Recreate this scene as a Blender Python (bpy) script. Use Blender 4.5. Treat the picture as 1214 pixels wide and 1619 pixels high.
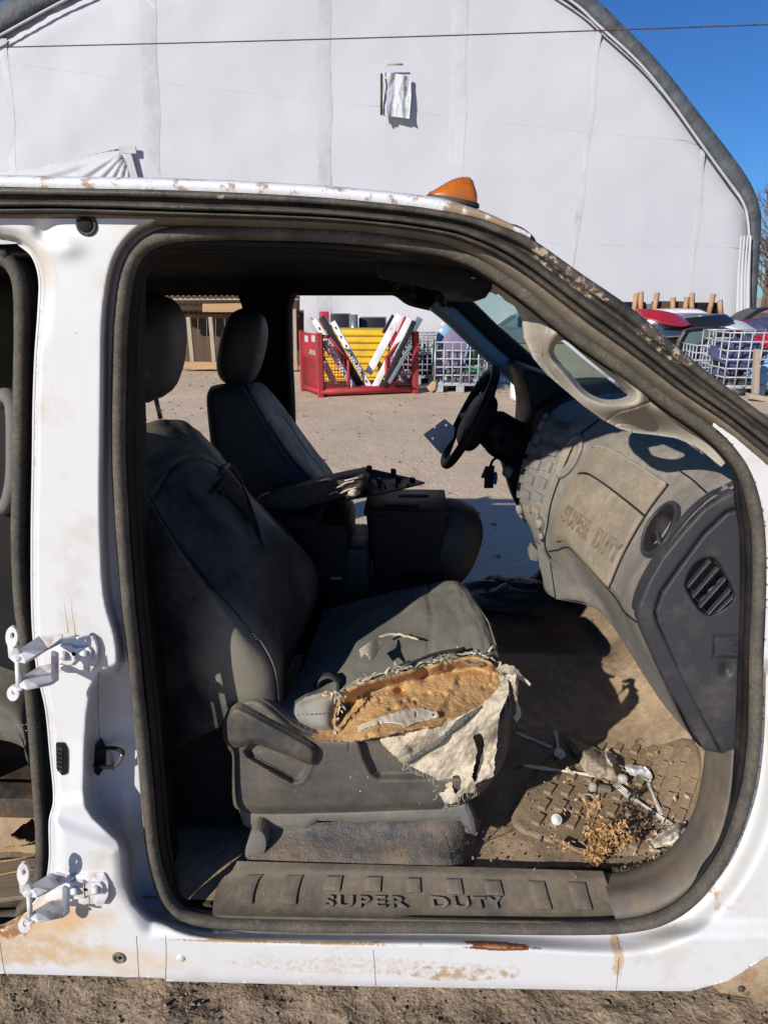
import bpy, bmesh, math, random
import numpy as np
from mathutils import Vector, Matrix
random.seed(7); rng = np.random.default_rng(7)
SC = bpy.context.scene
COL = SC.collection
for o in list(bpy.data.objects): bpy.data.objects.remove(o)

# ------------------------------------------------------------------ camera, sky, sun, exposure
PITCH, YAW, CAMH, CAMD, FPX, CX, CY = math.radians(17), math.radians(2), 1.6, 1.15, 1120.0, 607.0, 809.5
cam = bpy.data.cameras.new('camera'); camo = bpy.data.objects.new('camera', cam); COL.objects.link(camo)
camo.location = (0, -CAMD, CAMH); camo.rotation_euler = (math.pi/2-PITCH, 0, YAW)
cam.sensor_fit = 'HORIZONTAL'; cam.sensor_width = 36.0; cam.lens = 36.0*FPX/1214.0
cam.clip_start = 0.02; cam.clip_end = 2000
SC.camera = camo
SUND = Vector((0.80, 1.0, -0.62)).normalized()
sun = bpy.data.lights.new('sun', 'SUN'); suno = bpy.data.objects.new('sun', sun); COL.objects.link(suno)
sun.energy = 5.0; sun.angle = math.radians(0.5); sun.color = (1.0, 0.94, 0.85)
suno.rotation_euler = SUND.to_track_quat('-Z', 'Y').to_euler(); suno.location = (-6, -9, 8)
W = bpy.data.worlds.new('World'); SC.world = W; W.use_nodes = True
wn = W.node_tree.nodes; wl = W.node_tree.links; wn.clear()
sky = wn.new('ShaderNodeTexSky'); sky.sky_type = 'NISHITA'; sky.sun_disc = False
sky.sun_elevation = math.asin(-SUND.z); sky.sun_rotation = math.atan2(-SUND.x, -SUND.y) % (2*math.pi)
sky.air_density = 1.0; sky.dust_density = 0.1; sky.ozone_density = 4.0; sky.altitude = 300
bg = wn.new('ShaderNodeBackground'); bg.inputs['Strength'].default_value = 0.05
wo = wn.new('ShaderNodeOutputWorld'); tn = wn.new('ShaderNodeMix'); tn.data_type = 'RGBA'; tn.blend_type = 'MULTIPLY'; tn.inputs[0].default_value = 1.0; tn.inputs[7].default_value = (.60, 1.15, 1.85, 1)
wl.new(sky.outputs[0], tn.inputs[6]); wl.new(tn.outputs[2], bg.inputs[0]); wl.new(bg.outputs[0], wo.inputs[0])
SC.view_settings.view_transform = 'Standard'; SC.view_settings.look = 'None'
SC.view_settings.exposure = 0.04; SC.view_settings.gamma = 1.0; SC.view_settings.use_curve_mapping = False
SC.render.engine = 'CYCLES'

# ------------------------------------------------------------------ survey helpers: a bearing and a depth give a point
_f = np.array([-math.sin(YAW)*math.cos(PITCH), math.cos(YAW)*math.cos(PITCH), -math.sin(PITCH)])
_r = np.array([math.cos(YAW), math.sin(YAW), 0.0]); _u = np.cross(_r, _f); _c = np.array([0, -CAMD, CAMH])
def _ray(px, py):
    px = np.asarray(px, float)[..., None]; py = np.asarray(py, float)[..., None]
    return _f + _r*(px-CX)/FPX - _u*(py-CY)/FPX
def P(px, py, Y):
    d = _ray(px, py); return _c + d*((np.asarray(Y, float)-_c[1])/d[..., 1])[..., None]
def PZ(px, py, z):
    d = _ray(px, py); return _c + d*((np.asarray(z, float)-_c[2])/d[..., 2])[..., None]
def PL(L, Y=None):
    """list of (px,py[,Y]) -> points"""
    return np.array([P(q[0], q[1], q[2] if len(q) > 2 else Y) for q in L])

# ------------------------------------------------------------------ numeric helpers
_tab = rng.random((256, 256))
def vn(x, y, s=1.0, o=4, seed=0):
    """value noise 0..1, fractal"""
    x = np.asarray(x, float)/s + seed*17.3; y = np.asarray(y, float)/s + seed*9.1
    t = 0; a = 1; tot = 0
    for k in range(o):
        xi = np.floor(x).astype(int); yi = np.floor(y).astype(int); fx = x-xi; fy = y-yi
        fx = fx*fx*(3-2*fx); fy = fy*fy*(3-2*fy)
        g = lambda i, j: _tab[i & 255, j & 255]
        t = t + a*((g(xi, yi)*(1-fx)+g(xi+1, yi)*fx)*(1-fy)+(g(xi, yi+1)*(1-fx)+g(xi+1, yi+1)*fx)*fy)
        tot += a; a *= .5; x = x*2.03+5.1; y = y*2.03+3.7
    return t/tot
def sst(a, b, x):
    t = np.clip((np.asarray(x, float)-a)/(b-a), 0, 1); return t*t*(3-2*t)
def crv(pts, n=8, closed=False):
    """Catmull-Rom through pts"""
    p = np.array(pts, float)
    if closed: q = np.vstack([p[-1:], p, p[:2]])
    else: q = np.vstack([2*p[:1]-p[1:2], p, 2*p[-1:]-p[-2:-1]])
    out = []
    m = len(p) if closed else len(p)-1
    for i in range(m):
        a, b, c, d = q[i], q[i+1], q[i+2], q[i+3]
        for k in range(n):
            t = k/n
            out.append(.5*((2*b)+(-a+c)*t+(2*a-5*b+4*c-d)*t*t+(-a+3*b-3*c+d)*t**3))
    if not closed: out.append(p[-1])
    return np.array(out)
def resamp(pts, n):
    p = np.array(pts, float); d = np.r_[0, np.cumsum(np.linalg.norm(np.diff(p, axis=0), axis=1))]
    s = np.linspace(0, d[-1], n); return np.stack([np.interp(s, d, p[:, k]) for k in range(p.shape[1])], 1)
def sdpoly(x, y, poly):
    """signed distance, negative inside"""
    poly = np.array(poly, float); a = poly; b = np.roll(poly, -1, 0)
    best = np.full(x.shape, 1e18); ins = np.zeros(x.shape, bool)
    for (ax, ay), (bx, by) in zip(a, b):
        ex, ey = bx-ax, by-ay; l = ex*ex+ey*ey+1e-12
        t = np.clip(((x-ax)*ex+(y-ay)*ey)/l, 0, 1)
        best = np.minimum(best, (x-ax-t*ex)**2+(y-ay-t*ey)**2)
        if ay != by:
            c = ((ay > y) != (by > y)) & (x < (bx-ax)*(y-ay)/(by-ay)+ax); ins ^= c
    return np.where(ins, -1, 1)*np.sqrt(best)
def dpath(x, y, path):
    """distance to an open polyline"""
    path = np.array(path, float); best = np.full(np.shape(x), 1e18)
    for (ax, ay), (bx, by) in zip(path[:-1], path[1:]):
        ex, ey = bx-ax, by-ay; l = ex*ex+ey*ey+1e-12
        t = np.clip(((x-ax)*ex+(y-ay)*ey)/l, 0, 1)
        best = np.minimum(best, (x-ax-t*ex)**2+(y-ay-t*ey)**2)
    return np.sqrt(best)

# ------------------------------------------------------------------ object helpers
def link(o, parent=None):
    COL.objects.link(o)
    if parent is not None:
        o.parent = parent
        if parent.type == 'EMPTY': o.matrix_parent_inverse = Matrix.Translation(-parent.location)
    return o
def mk(name, verts, faces, m, parent=None, smooth=True, kind=None):
    me = bpy.data.meshes.new(name)
    me.from_pydata([tuple(map(float, v)) for v in verts], [], [tuple(int(i) for i in f) for f in faces])
    if smooth: me.polygons.foreach_set('use_smooth', [True]*len(me.polygons))
    me.materials.append(m); me.update()
    o = bpy.data.objects.new(name, me); link(o, parent)
    if kind: o['kind'] = kind
    return o
def mkbm(name, bm, m, parent=None, smooth=False, kind=None, auto=None):
    bmesh.ops.recalc_face_normals(bm, faces=bm.faces)
    if auto is not None:
        for f in bm.faces: f.smooth = True
        for e in bm.edges:
            if len(e.link_faces) == 2 and e.calc_face_angle(0) > auto: e.smooth = False
    elif smooth:
        for f in bm.faces: f.smooth = True
    me = bpy.data.meshes.new(name); bm.to_mesh(me); bm.free(); me.materials.append(m)
    o = bpy.data.objects.new(name, me); link(o, parent)
    if kind: o['kind'] = kind
    return o
def thing(name, label, cat, loc, group=None):
    o = bpy.data.objects.new(name, None); o.location = Vector([float(v) for v in loc]); o.empty_display_size = .05
    COL.objects.link(o); o['label'] = label; o['category'] = cat
    if group: o['group'] = group
    return o
def tag(o, label, cat, group=None):
    o['label'] = label; o['category'] = cat
    if group: o['group'] = group
    return o
def tube_data(path, r, n=10, closed=False, flat=1.0, ref=None, cap=True):
    p = np.array(path, float); N = len(p)
    r = np.broadcast_to(np.asarray(r, float), (N,))
    if closed: t = np.roll(p, -1, 0)-np.roll(p, 1, 0)
    else: t = np.gradient(p, axis=0)
    t /= np.linalg.norm(t, axis=1)[:, None]+1e-12
    if ref is not None:
        ref = np.array(ref, float); a = ref-(t@ref)[:, None]*t
        a /= np.linalg.norm(a, axis=1)[:, None]+1e-9
    else:
        a = np.zeros_like(p); v = np.array([0, 0, 1.]) if abs(t[0][2]) < .9 else np.array([1., 0, 0])
        for i in range(N):
            v = v-t[i]*(v@t[i]); v /= np.linalg.norm(v)+1e-12; a[i] = v
    b = np.cross(t, a); th = np.linspace(0, 2*np.pi, n, endpoint=False)
    V = (p[:, None]+r[:, None, None]*(np.cos(th)[None, :, None]*a[:, None]*flat+np.sin(th)[None, :, None]*b[:, None])).reshape(-1, 3)
    F = []
    for i in range(N if closed else N-1):
        j = (i+1) % N
        for k in range(n):
            l = (k+1) % n; F.append((i*n+k, i*n+l, j*n+l, j*n+k))
    if not closed and cap: F += [tuple(range(n))[::-1], tuple((N-1)*n+k for k in range(n))]
    return V, F
def tube(name, path, r, m, parent=None, n=10, **k):
    V, F = tube_data(path, r, n, **k); return mk(name, V, F, m, parent)
def join(parts):
    V = []; F = []; o = 0
    for v, f in parts:
        V.append(np.asarray(v, float)); F += [tuple(i+o for i in q) for q in f]; o += len(v)
    return np.vstack(V), F
def box_data(c, s, R=None):
    c = np.array(c, float); h = np.array(s, float)/2
    v = np.array([[x, y, z] for x in (-1, 1) for y in (-1, 1) for z in (-1, 1)])*h
    if R is not None: v = v@np.array(R, float).T
    return v+c, [(0, 1, 3, 2), (4, 6, 7, 5), (0, 4, 5, 1), (2, 3, 7, 6), (0, 2, 6, 4), (1, 5, 7, 3)]
def rz(a): c, s = math.cos(a), math.sin(a); return np.array([[c, -s, 0], [s, c, 0], [0, 0, 1]])
def frame(x, y=None, up=(0, 0, 1)):
    """columns: x dir, then orthonormal"""
    x = np.array(x, float); x /= np.linalg.norm(x); u = np.array(up, float)
    if y is None: y = np.cross(u, x)
    y = np.array(y, float); y = y-x*(x@y); y /= np.linalg.norm(y); z = np.cross(x, y)
    return np.stack([x, y, z], 1)
def bbox(name, c, s, m, parent=None, R=None, bev=.01, seg=2, taper=None):
    """bevelled box; taper=(sx,sy) shrinks the bottom"""
    bm = bmesh.new(); v, f = box_data((0, 0, 0), s)
    if taper is not None:
        low = v[:, 2] < 0; v[low, 0] *= taper[0]; v[low, 1] *= taper[1]
    if R is not None: v = v@np.array(R, float).T
    v = v+np.array(c, float)
    vs = [bm.verts.new(q) for q in v]
    for q in f: bm.faces.new([vs[i] for i in q])
    if bev: bmesh.ops.bevel(bm, geom=bm.edges[:], offset=bev, segments=seg, affect='EDGES', profile=.6)
    return mkbm(name, bm, m, parent, auto=.6)
def prism(name, pts, vec, m, parent=None, bev=.0, seg=2, auto=.6):
    """3-D outline extruded by vec"""
    bm = bmesh.new(); vs = [bm.verts.new(q) for q in np.array(pts, float)]; f = bm.faces.new(vs)
    r = bmesh.ops.extrude_face_region(bm, geom=[f]); nv = [g for g in r['geom'] if isinstance(g, bmesh.types.BMVert)]
    bmesh.ops.translate(bm, verts=nv, vec=Vector([float(q) for q in vec]))
    if bev: bmesh.ops.bevel(bm, geom=bm.edges[:], offset=bev, segments=seg, affect='EDGES', profile=.6)
    bmesh.ops.triangulate(bm, faces=[f for f in bm.faces if len(f.verts) > 4])
    return mkbm(name, bm, m, parent, auto=auto)
class Loft:
    """Catmull-Rom surface through rows[n][m] of 3-D points"""
    def __init__(s, rows, closev=False):
        s.R = np.array(rows, float); s.n, s.m = s.R.shape[:2]; s.cv = closev; s.sg = 1
        u, v = (s.n-1)*.5, (s.m-1)*.5; s.sg = float(np.sign(s.nrm(u, v)@(np.array([0, -1.15, 1.6])-s(u, v))))
    def _w(s, t):
        return np.stack([-.5*t+t*t-.5*t**3, 1-2.5*t*t+1.5*t**3, .5*t+2*t*t-1.5*t**3, -.5*t*t+.5*t**3], -1)
    def __call__(s, u, v):
        u, v = np.broadcast_arrays(np.asarray(u, float), np.asarray(v, float)); n, m = s.n, s.m
        iu = np.clip(np.floor(u).astype(int), 0, n-2); fu = u-iu
        iv = np.floor(v).astype(int) if s.cv else np.clip(np.floor(v).astype(int), 0, m-2); fv = v-iv
        wu, wv = s._w(fu), s._w(fv); out = 0
        def g(i, j):
            j = j % m if s.cv else np.clip(j, 0, m-1)
            return s.R[np.clip(i, 0, n-1), j]
        for a in range(4):
            for b in range(4): out = out+(wu[..., a]*wv[..., b])[..., None]*g(iu+a-1, iv+b-1)
        return out
    def nrm(s, u, v, e=.02):
        a = s(u+e, v)-s(u-e, v); b = s(u, v+e)-s(u, v-e); c = np.cross(a, b)
        return c/(np.linalg.norm(c, axis=-1)[..., None]+1e-12)
    def grid(s, u0, u1, v0, v1, nu, nv):
        return np.meshgrid(np.linspace(u0, u1, nu), np.linspace(v0, v1, nv), indexing='ij')
    def obj(s, name, m, parent=None, nu=40, nv=40, disp=None, cap=True, kind=None):
        U, V = s.grid(0, s.n-1, 0, s.m if s.cv else s.m-1, nu, nv)
        X = s(U, V)
        if disp is not None: X = X+disp(U, V)
        F = gridfaces(nu, nv); Q = X.reshape(-1, 3)
        if cap and s.cv:
            for row in (0, nu-1):
                c = X[row].mean(0); k = len(Q); Q = np.vstack([Q, c[None]])
                for j in range(nv-1):
                    q = (row*nv+j, row*nv+j+1, k); F.append(q if row else q[::-1])
        return mk(name, Q, F, m, parent, kind=kind)
    def patch(s, name, u0, u1, v0, v1, off, thick, m, parent=None, nu=10, nv=10, rnd=0.0):
        """raised slab following the surface"""
        U, V = s.grid(u0, u1, v0, v1, nu, nv); N = s.nrm(U, V); B = s(U, V)
        a = np.minimum(np.minimum(np.arange(nu), np.arange(nu)[::-1])[:, None], np.minimum(np.arange(nv), np.arange(nv)[::-1])[None])
        h = off*np.where(a == 0, 1-rnd, 1.0)
        N = N*s.sg; T = B+N*h[..., None]; L = B+N*(off-thick)
        q = np.vstack([T.reshape(-1, 3), L.reshape(-1, 3)]); F = gridfaces(nu, nv); k = nu*nv
        ring = [i*nv for i in range(nu)]+[(nu-1)*nv+j for j in range(1, nv)]+[i*nv+nv-1 for i in range(nu-2, -1, -1)]+[j for j in range(nv-2, 0, -1)]
        F += [(ring[i], ring[(i+1) % len(ring)], ring[(i+1) % len(ring)]+k, ring[i]+k) for i in range(len(ring))]
        bm = bmesh.new(); vs = [bm.verts.new(x) for x in q]
        for f in F: bm.faces.new([vs[i] for i in f])
        o = mkbm(name, bm, m, parent, auto=.7)
        return o
def gridfaces(nu, nv, off=0):
    return [(off+i*nv+j, off+i*nv+j+1, off+(i+1)*nv+j+1, off+(i+1)*nv+j) for i in range(nu-1) for j in range(nv-1)]
def ellipsoid(name, c, r, m, parent=None, R=None, p=2.0, nu=20, nv=28, disp=0, seed=1):
    """superellipsoid; p>2 gets boxier"""
    th = np.linspace(-np.pi/2, np.pi/2, nu); ph = np.linspace(0, 2*np.pi, nv, endpoint=False)
    T, H = np.meshgrid(th, ph, indexing='ij'); e = 2.0/p
    sg = lambda a: np.sign(a)*np.abs(a)**e
    X = np.stack([sg(np.cos(T))*sg(np.cos(H)), sg(np.cos(T))*sg(np.sin(H)), sg(np.sin(T))], -1)*np.array(r)
    if disp: X *= (1+disp*(vn(H*2+np.sin(T)*3, T*2, .8, 3, seed)-.5))[..., None]
    if R is not None: X = X@np.array(R).T
    V = X.reshape(-1, 3)+np.array(c); F = []
    for i in range(nu-1):
        for j in range(nv): F.append((i*nv+j, i*nv+(j+1) % nv, (i+1)*nv+(j+1) % nv, (i+1)*nv+j))
    return mk(name, V, F, m, parent)
def hfield(name, outer, holes, fun, step, m, parent=None, thick=0.0, ragged=None, mode='Y', kind=None, smooth=True, tdir=(0, 1, 0)):
    """sheet cut out of an outline (with holes); fun(px,py,sd) gives its depth Y (or its z); thick gives it a back"""
    outer = np.array(outer, float)
    x0, y0 = outer.min(0)-step; x1, y1 = outer.max(0)+step
    xs = np.arange(x0, x1+step, step); ys = np.arange(y0, y1+step, step)
    X, Y = np.meshgrid(xs, ys, indexing='ij')
    def sdf(X, Y):
        d = sdpoly(X, Y, outer)
        for h in holes: d = np.maximum(d, -sdpoly(X, Y, h))
        if ragged: d = d+ragged(X, Y)
        return d
    d = sdf(X, Y); e = .5
    gx = (sdf(X+e, Y)-sdf(X-e, Y))/(2*e); gy = (sdf(X, Y+e)-sdf(X, Y-e))/(2*e); gl = np.hypot(gx, gy)+1e-6
    near = (d > -step*.45) & (d < step*1.45)
    mv = np.where(near, d/np.maximum(gl, .6), 0); X2 = X-gx/gl*mv; Y2 = Y-gy/gl*mv
    keep = d < step*1.05
    D = fun(X2, Y2, d); Q = P(X2, Y2, D) if mode == 'Y' else PZ(X2, Y2, D)
    nx, ny = X.shape; F = []
    core = d < step*1.45
    for i in range(nx-1):
        for j in range(ny-1):
            ids = [(i, j), (i+1, j), (i+1, j+1), (i, j+1)]
            k = [q for q in ids if core[q]]
            if len(k) >= 3 and min(d[q] for q in ids) < 0: F.append(tuple(q[0]*ny+q[1] for q in k))
    used = sorted({i for f in F for i in f}); mp = {i: k for k, i in enumerate(used)}
    V = Q.reshape(-1, 3)[used]; F = [tuple(mp[i] for i in f) for f in F]
    if thick:
        n = len(V); cnt = {}
        for f in F:
            for a, b in zip(f, f[1:]+f[:1]): cnt[(a, b)] = 1
        side = [(b, a, a+n, b+n) for (a, b) in cnt if (b, a) not in cnt]
        V = np.vstack([V, V+np.array(tdir)*thick]); F = F+[tuple(i+n for i in f[::-1]) for f in F]+side
        bm = bmesh.new(); vs = [bm.verts.new(v) for v in V]
        for f in F:
            try: bm.faces.new([vs[i] for i in f])
            except ValueError: pass
        return mkbm(name, bm, m, parent, auto=1.0, kind=kind)
    return mk(name, V, F, m, parent, smooth, kind)
def strip(name, path, wid, m, parent=None, nrm=(0, -1, 0), thick=.004, bev=0):
    """ribbon of width wid along path with thickness"""
    p = np.array(path, float); t = np.gradient(p, axis=0); t /= np.linalg.norm(t, axis=1)[:, None]
    nv = np.array(nrm, float); s = np.cross(t, nv); s /= np.linalg.norm(s, axis=1)[:, None]+1e-9
    w = np.broadcast_to(np.asarray(wid, float), (len(p),))[:, None]/2; n2 = np.cross(s, t)
    V = np.stack([p-s*w, p+s*w, p+s*w-n2*thick, p-s*w-n2*thick], 1).reshape(-1, 3); F = []
    for i in range(len(p)-1):
        for k in range(4): F.append((i*4+k, i*4+(k+1) % 4, i*4+4+(k+1) % 4, i*4+4+k))
    F += [(3, 2, 1, 0), tuple((len(p)-1)*4+k for k in range(4))]
    bm = bmesh.new(); vs = [bm.verts.new(v) for v in V]
    for f in F: bm.faces.new([vs[i] for i in f])
    return mkbm(name, bm, m, parent, auto=.7)
def text_verts(txt, w, h, ext):
    """letters w wide, h high, ext thick, as (verts, faces) in x,y,z"""
    c = bpy.data.curves.new('t', 'FONT'); c.body = txt; c.extrude = .05; c.offset = .018; c.space_character = 1.18; c.resolution_u = 3
    o = bpy.data.objects.new('t', c); me = bpy.data.meshes.new_from_object(o)
    bm = bmesh.new(); bm.from_mesh(me); bmesh.ops.remove_doubles(bm, verts=bm.verts, dist=1e-5); bm.to_mesh(me); bm.free()
    v = np.array([q.co[:] for q in me.vertices]); f = [tuple(p.vertices) for p in me.polygons]
    bpy.data.objects.remove(o); bpy.data.curves.remove(c); bpy.data.meshes.remove(me)
    v[:, 0] -= v[:, 0].min(); v[:, 1] -= v[:, 1].min()
    v[:, 0] *= w/v[:, 0].max(); v[:, 1] *= h/v[:, 1].max(); v[:, 2] *= ext/.05
    return v, f

def islands(v, f):
    p = list(range(len(v)))
    def find(a):
        while p[a] != a: p[a] = p[p[a]]; a = p[a]
        return a
    for q in f:
        for i in q[1:]: p[find(i)] = find(q[0])
    g = {}
    for q in f: g.setdefault(find(q[0]), []).append(q)
    out = []
    for fs in g.values():
        ids = sorted({i for q in fs for i in q}); mp = {i: k for k, i in enumerate(ids)}
        out.append((ids, [tuple(mp[i] for i in q) for q in fs]))
    return sorted(out, key=lambda t: v[t[0], 0].min())
def letters(X, v, f, m, par):
    for ids, fs in islands(v, f): mk('letter', X[ids], fs, m, par, smooth=False)
# ------------------------------------------------------------------ materials
def mat(name, col, rough=.6, dust=None, amt=.4, ds=5.0, dsoft=.25, up=0.0, var=.12, vs=2.5, bump=.15, bs=120.0, metal=0.0,
        spot=None, samt=.1, ss=60.0, spec=.4, stretch=None, drough=.9, coat=0.0, fine=0.0, sss=0.0):
    m = bpy.data.materials.new(name); m.use_nodes = True
    N = m.node_tree.nodes; L = m.node_tree.links; b = N['Principled BSDF']
    tc = N.new('ShaderNodeTexCoord'); mp = N.new('ShaderNodeMapping'); L.new(tc.outputs['Object'], mp.inputs[0])
    if stretch: mp.inputs['Scale'].default_value = stretch
    def noise(s, det=6, ro=.6):
        n = N.new('ShaderNodeTexNoise'); n.inputs['Scale'].default_value = s; n.inputs['Detail'].default_value = det
        n.inputs['Roughness'].default_value = ro; L.new(mp.outputs[0], n.inputs['Vector']); return n.outputs['Fac']
    def mrange(src, a, c, d=0.0, e=1.0):
        r = N.new('ShaderNodeMapRange'); r.inputs[1].default_value = a; r.inputs[2].default_value = c
        r.inputs[3].default_value = d; r.inputs[4].default_value = e; L.new(src, r.inputs[0]); return r.outputs[0]
    def mix(fac, a, c, t='MIX'):
        x = N.new('ShaderNodeMix'); x.data_type = 'RGBA'; x.blend_type = t
        if hasattr(fac, 'links'): L.new(fac, x.inputs[0])
        else: x.inputs[0].default_value = fac
        for i, q in ((6, a), (7, c)):
            if hasattr(q, 'links'): L.new(q, x.inputs[i])
            else: x.inputs[i].default_value = (*q, 1)
        return x.outputs[2]
    def math_(op, a, c):
        x = N.new('ShaderNodeMath'); x.operation = op
        for i, q in ((0, a), (1, c)):
            if hasattr(q, 'links'): L.new(q, x.inputs[i])
            else: x.inputs[i].default_value = q
        x.use_clamp = op in ('ADD', 'MULTIPLY'); return x.outputs[0]
    m['h'] = 0
    v = noise(vs); lo = mrange(v, .3, .7, 1-var, 1+var)
    c = mix(1.0, col, (1, 1, 1), 'MULTIPLY')
    g = N.new('ShaderNodeCombineColor'); [L.new(lo, g.inputs[i]) for i in range(3)]
    c = mix(1.0, col, g.outputs[0], 'MULTIPLY')
    rr = None
    if dust is not None:
        d = noise(ds, 8, .68); t = .72-.44*amt
        f = mrange(d, t-dsoft*.5, t+dsoft*.5)
        if up:
            ge = N.new('ShaderNodeNewGeometry'); se = N.new('ShaderNodeSeparateXYZ'); L.new(ge.outputs['Normal'], se.inputs[0])
            u = mrange(se.outputs[2], .2, .95, 0, up); u = math_('MULTIPLY', u, mrange(d, .25, .6)); f = math_('ADD', f, u)
        f2 = math_('MULTIPLY', f, mrange(noise(ds*9, 5), .3, .62, .45, 1))
        dc = mix(mrange(noise(ds*2.3), .35, .65), dust, tuple(q*.72 for q in dust))
        c = mix(f2, c, dc); rr = mrange(f2, 0, 1, rough, drough)
    if spot is not None:
        s = noise(ss, 3, .5); t = .78-.4*samt; c = mix(mrange(s, t, t+.05), c, spot)
    if fine:
        c = mix(1.0, c, mix(mrange(noise(bs*2.2, 3), .3, .7), (1-fine,)*3, (1+fine,)*3), 'MULTIPLY')
    L.new(c, b.inputs['Base Color'])
    if rr is not None: L.new(rr, b.inputs['Roughness'])
    else: L.new(mrange(noise(vs*6), .3, .7, max(0, rough-.08), min(1, rough+.08)), b.inputs['Roughness'])
    b.inputs['Metallic'].default_value = metal; b.inputs['Specular IOR Level'].default_value = spec
    if coat: b.inputs['Coat Weight'].default_value = coat; b.inputs['Coat Roughness'].default_value = .08
    if sss: b.inputs['Subsurface Weight'].default_value = sss; b.inputs['Subsurface Radius'].default_value = (.02, .012, .006)
    if bump:
        bp = N.new('ShaderNodeBump'); bp.inputs['Strength'].default_value = bump; bp.inputs['Distance'].default_value = 1.0/bs*.5
        hs = N.new('ShaderNodeMath'); hs.operation = 'ADD'; L.new(noise(bs, 4, .6), hs.inputs[0]); L.new(noise(bs*.23, 3), hs.inputs[1])
        L.new(hs.outputs[0], bp.inputs['Height']); L.new(bp.outputs[0], b.inputs['Normal'])
    m['kit'] = 1
    return m
TAN = (.27, .20, .135); CLAY = (.36, .24, .13)
def stain_or_sunlight(m, col, c, r, ns=20, thr=.5, soft=.1, stretch=(1, 1, 1), mx=1.0):
    """a stain with a place of its own: noise inside an ellipsoid about c"""
    N = m.node_tree.nodes; L = m.node_tree.links; b = N['Principled BSDF']
    src = b.inputs['Base Color'].links[0].from_socket
    tc = N.new('ShaderNodeTexCoord'); s = N.new('ShaderNodeVectorMath'); s.operation = 'SUBTRACT'; s.inputs[1].default_value = tuple(c)
    L.new(tc.outputs['Object'], s.inputs[0]); d = N.new('ShaderNodeVectorMath'); d.operation = 'DIVIDE'; d.inputs[1].default_value = tuple(r)
    L.new(s.outputs[0], d.inputs[0]); ln = N.new('ShaderNodeVectorMath'); ln.operation = 'LENGTH'; L.new(d.outputs[0], ln.inputs[0])
    mp = N.new('ShaderNodeMapping'); mp.inputs['Scale'].default_value = stretch; L.new(tc.outputs['Object'], mp.inputs[0])
    n = N.new('ShaderNodeTexNoise'); n.inputs['Scale'].default_value = ns; n.inputs['Detail'].default_value = 9; n.inputs['Roughness'].default_value = .65; L.new(mp.outputs[0], n.inputs['Vector'])
    a = N.new('ShaderNodeMath'); a.operation = 'SUBTRACT'; L.new(n.outputs['Fac'], a.inputs[0])
    k = N.new('ShaderNodeMapRange'); k.inputs[1].default_value = .35; k.inputs[2].default_value = 1.0; k.inputs[3].default_value = 0; k.inputs[4].default_value = .6; L.new(ln.outputs['Value'], k.inputs[0])
    L.new(k.outputs[0], a.inputs[1])
    f = N.new('ShaderNodeMapRange'); f.inputs[1].default_value = thr-soft; f.inputs[2].default_value = thr+soft; f.inputs[4].default_value = mx; L.new(a.outputs[0], f.inputs[0])
    x = N.new('ShaderNodeMix'); x.data_type = 'RGBA'; L.new(f.outputs[0], x.inputs[0]); L.new(src, x.inputs[6]); x.inputs[7].default_value = (*col, 1)
    L.new(x.outputs[2], b.inputs['Base Color'])

M = {}
M['white'] = mat('white_paint', (.66, .67, .69), .28, dust=(.6, .5, .4), amt=.05, ds=7, dsoft=.2, var=.02, bump=.0, spec=.5, coat=.4, spot=(.25, .13, .06), samt=.05, ss=45)
M['dirt_white'] = mat('white_paint_dirty', (.635, .64, .65), .35, dust=(.55, .43, .30), amt=.12, ds=6, dsoft=.3, var=.02, bump=.0, coat=.3, spot=(.12, .07, .04), samt=.085, ss=42)
for c, r, col, ns, th, so, mx in [
    (P(60, 1450, 0), (.24, .2, .09), (.60, .38, .15), 11, .36, .22, .85),
    (P(20, 1500, 0), (.40, .2, .09), (.55, .36, .17), 34, .40, .14, .8),
    (P(10, 1470, 0), (.10, .2, .05), (.30, .13, .04), 60, .42, .08, .9),
    (P(200, 1520, 0), (.22, .2, .07), (.62, .47, .28), 28, .40, .2, .6),
    (P(790, 1500, 0), (.125, .2, .0085), (.16, .05, .02), 46, .26, .05, 1.0),
    (P(800, 1497, 0), (.16, .2, .014), (.42, .20, .08), 70, .44, .05, .9),
    (P(440, 1478, .02), (.42, .2, .006), (.42, .26, .11), 120, .33, .06, .95),
    (P(600, 1530, 0), (.75, .2, .06), (.50, .35, .20), 85, .53, .08, .5),
    (P(720, 1540, 0), (.30, .2, .05), (.40, .25, .13), 32, .50, .05, .8),
    (P(1130, 1450, 0), (.09, .2, .045), (.42, .25, .13), 48, .47, .06, .9),
    (P(148, 1240, .02), (.016, .2, .09), (.30, .19, .10), 70, .36, .08, .9),
    (P(240, 1405, .03), (.04, .2, .06), (.25, .16, .09), 70, .44, .06, .9),
    (P(120, 700, .02), (.10, .3, .5), (.60, .52, .42), 4, .62, .2, .3),
    (P(60, 420, .03), (.06, .3, .09), (.52, .42, .28), 20, .42, .2, .6),
    (P(978, 1520, 0), (.022, .2, .08), (.52, .33, .16), 40, .38, .12, .8)]:
    stain_or_sunlight(M['dirt_white'], col, c, r, ns, th, so, mx=mx)
M['peel'] = mat('peeling_roof_paint', (.70, .71, .74), .35, dust=(.38, .24, .15), amt=.37, ds=30, dsoft=.06, var=.05, bump=.2, bs=60)
stain_or_sunlight(M['peel'], (.33, .23, .15), P(775, 345, .05), (.16, .25, .06), 34, .38, .06)
M['black_rub'] = mat('weathered_rubber', (.024, .023, .021), .55, dust=(.20, .165, .12), amt=.24, ds=9, dsoft=.5, var=.2, bump=.3, bs=90, spot=(.42, .34, .25), samt=.05, ss=70, fine=.2)
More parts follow.
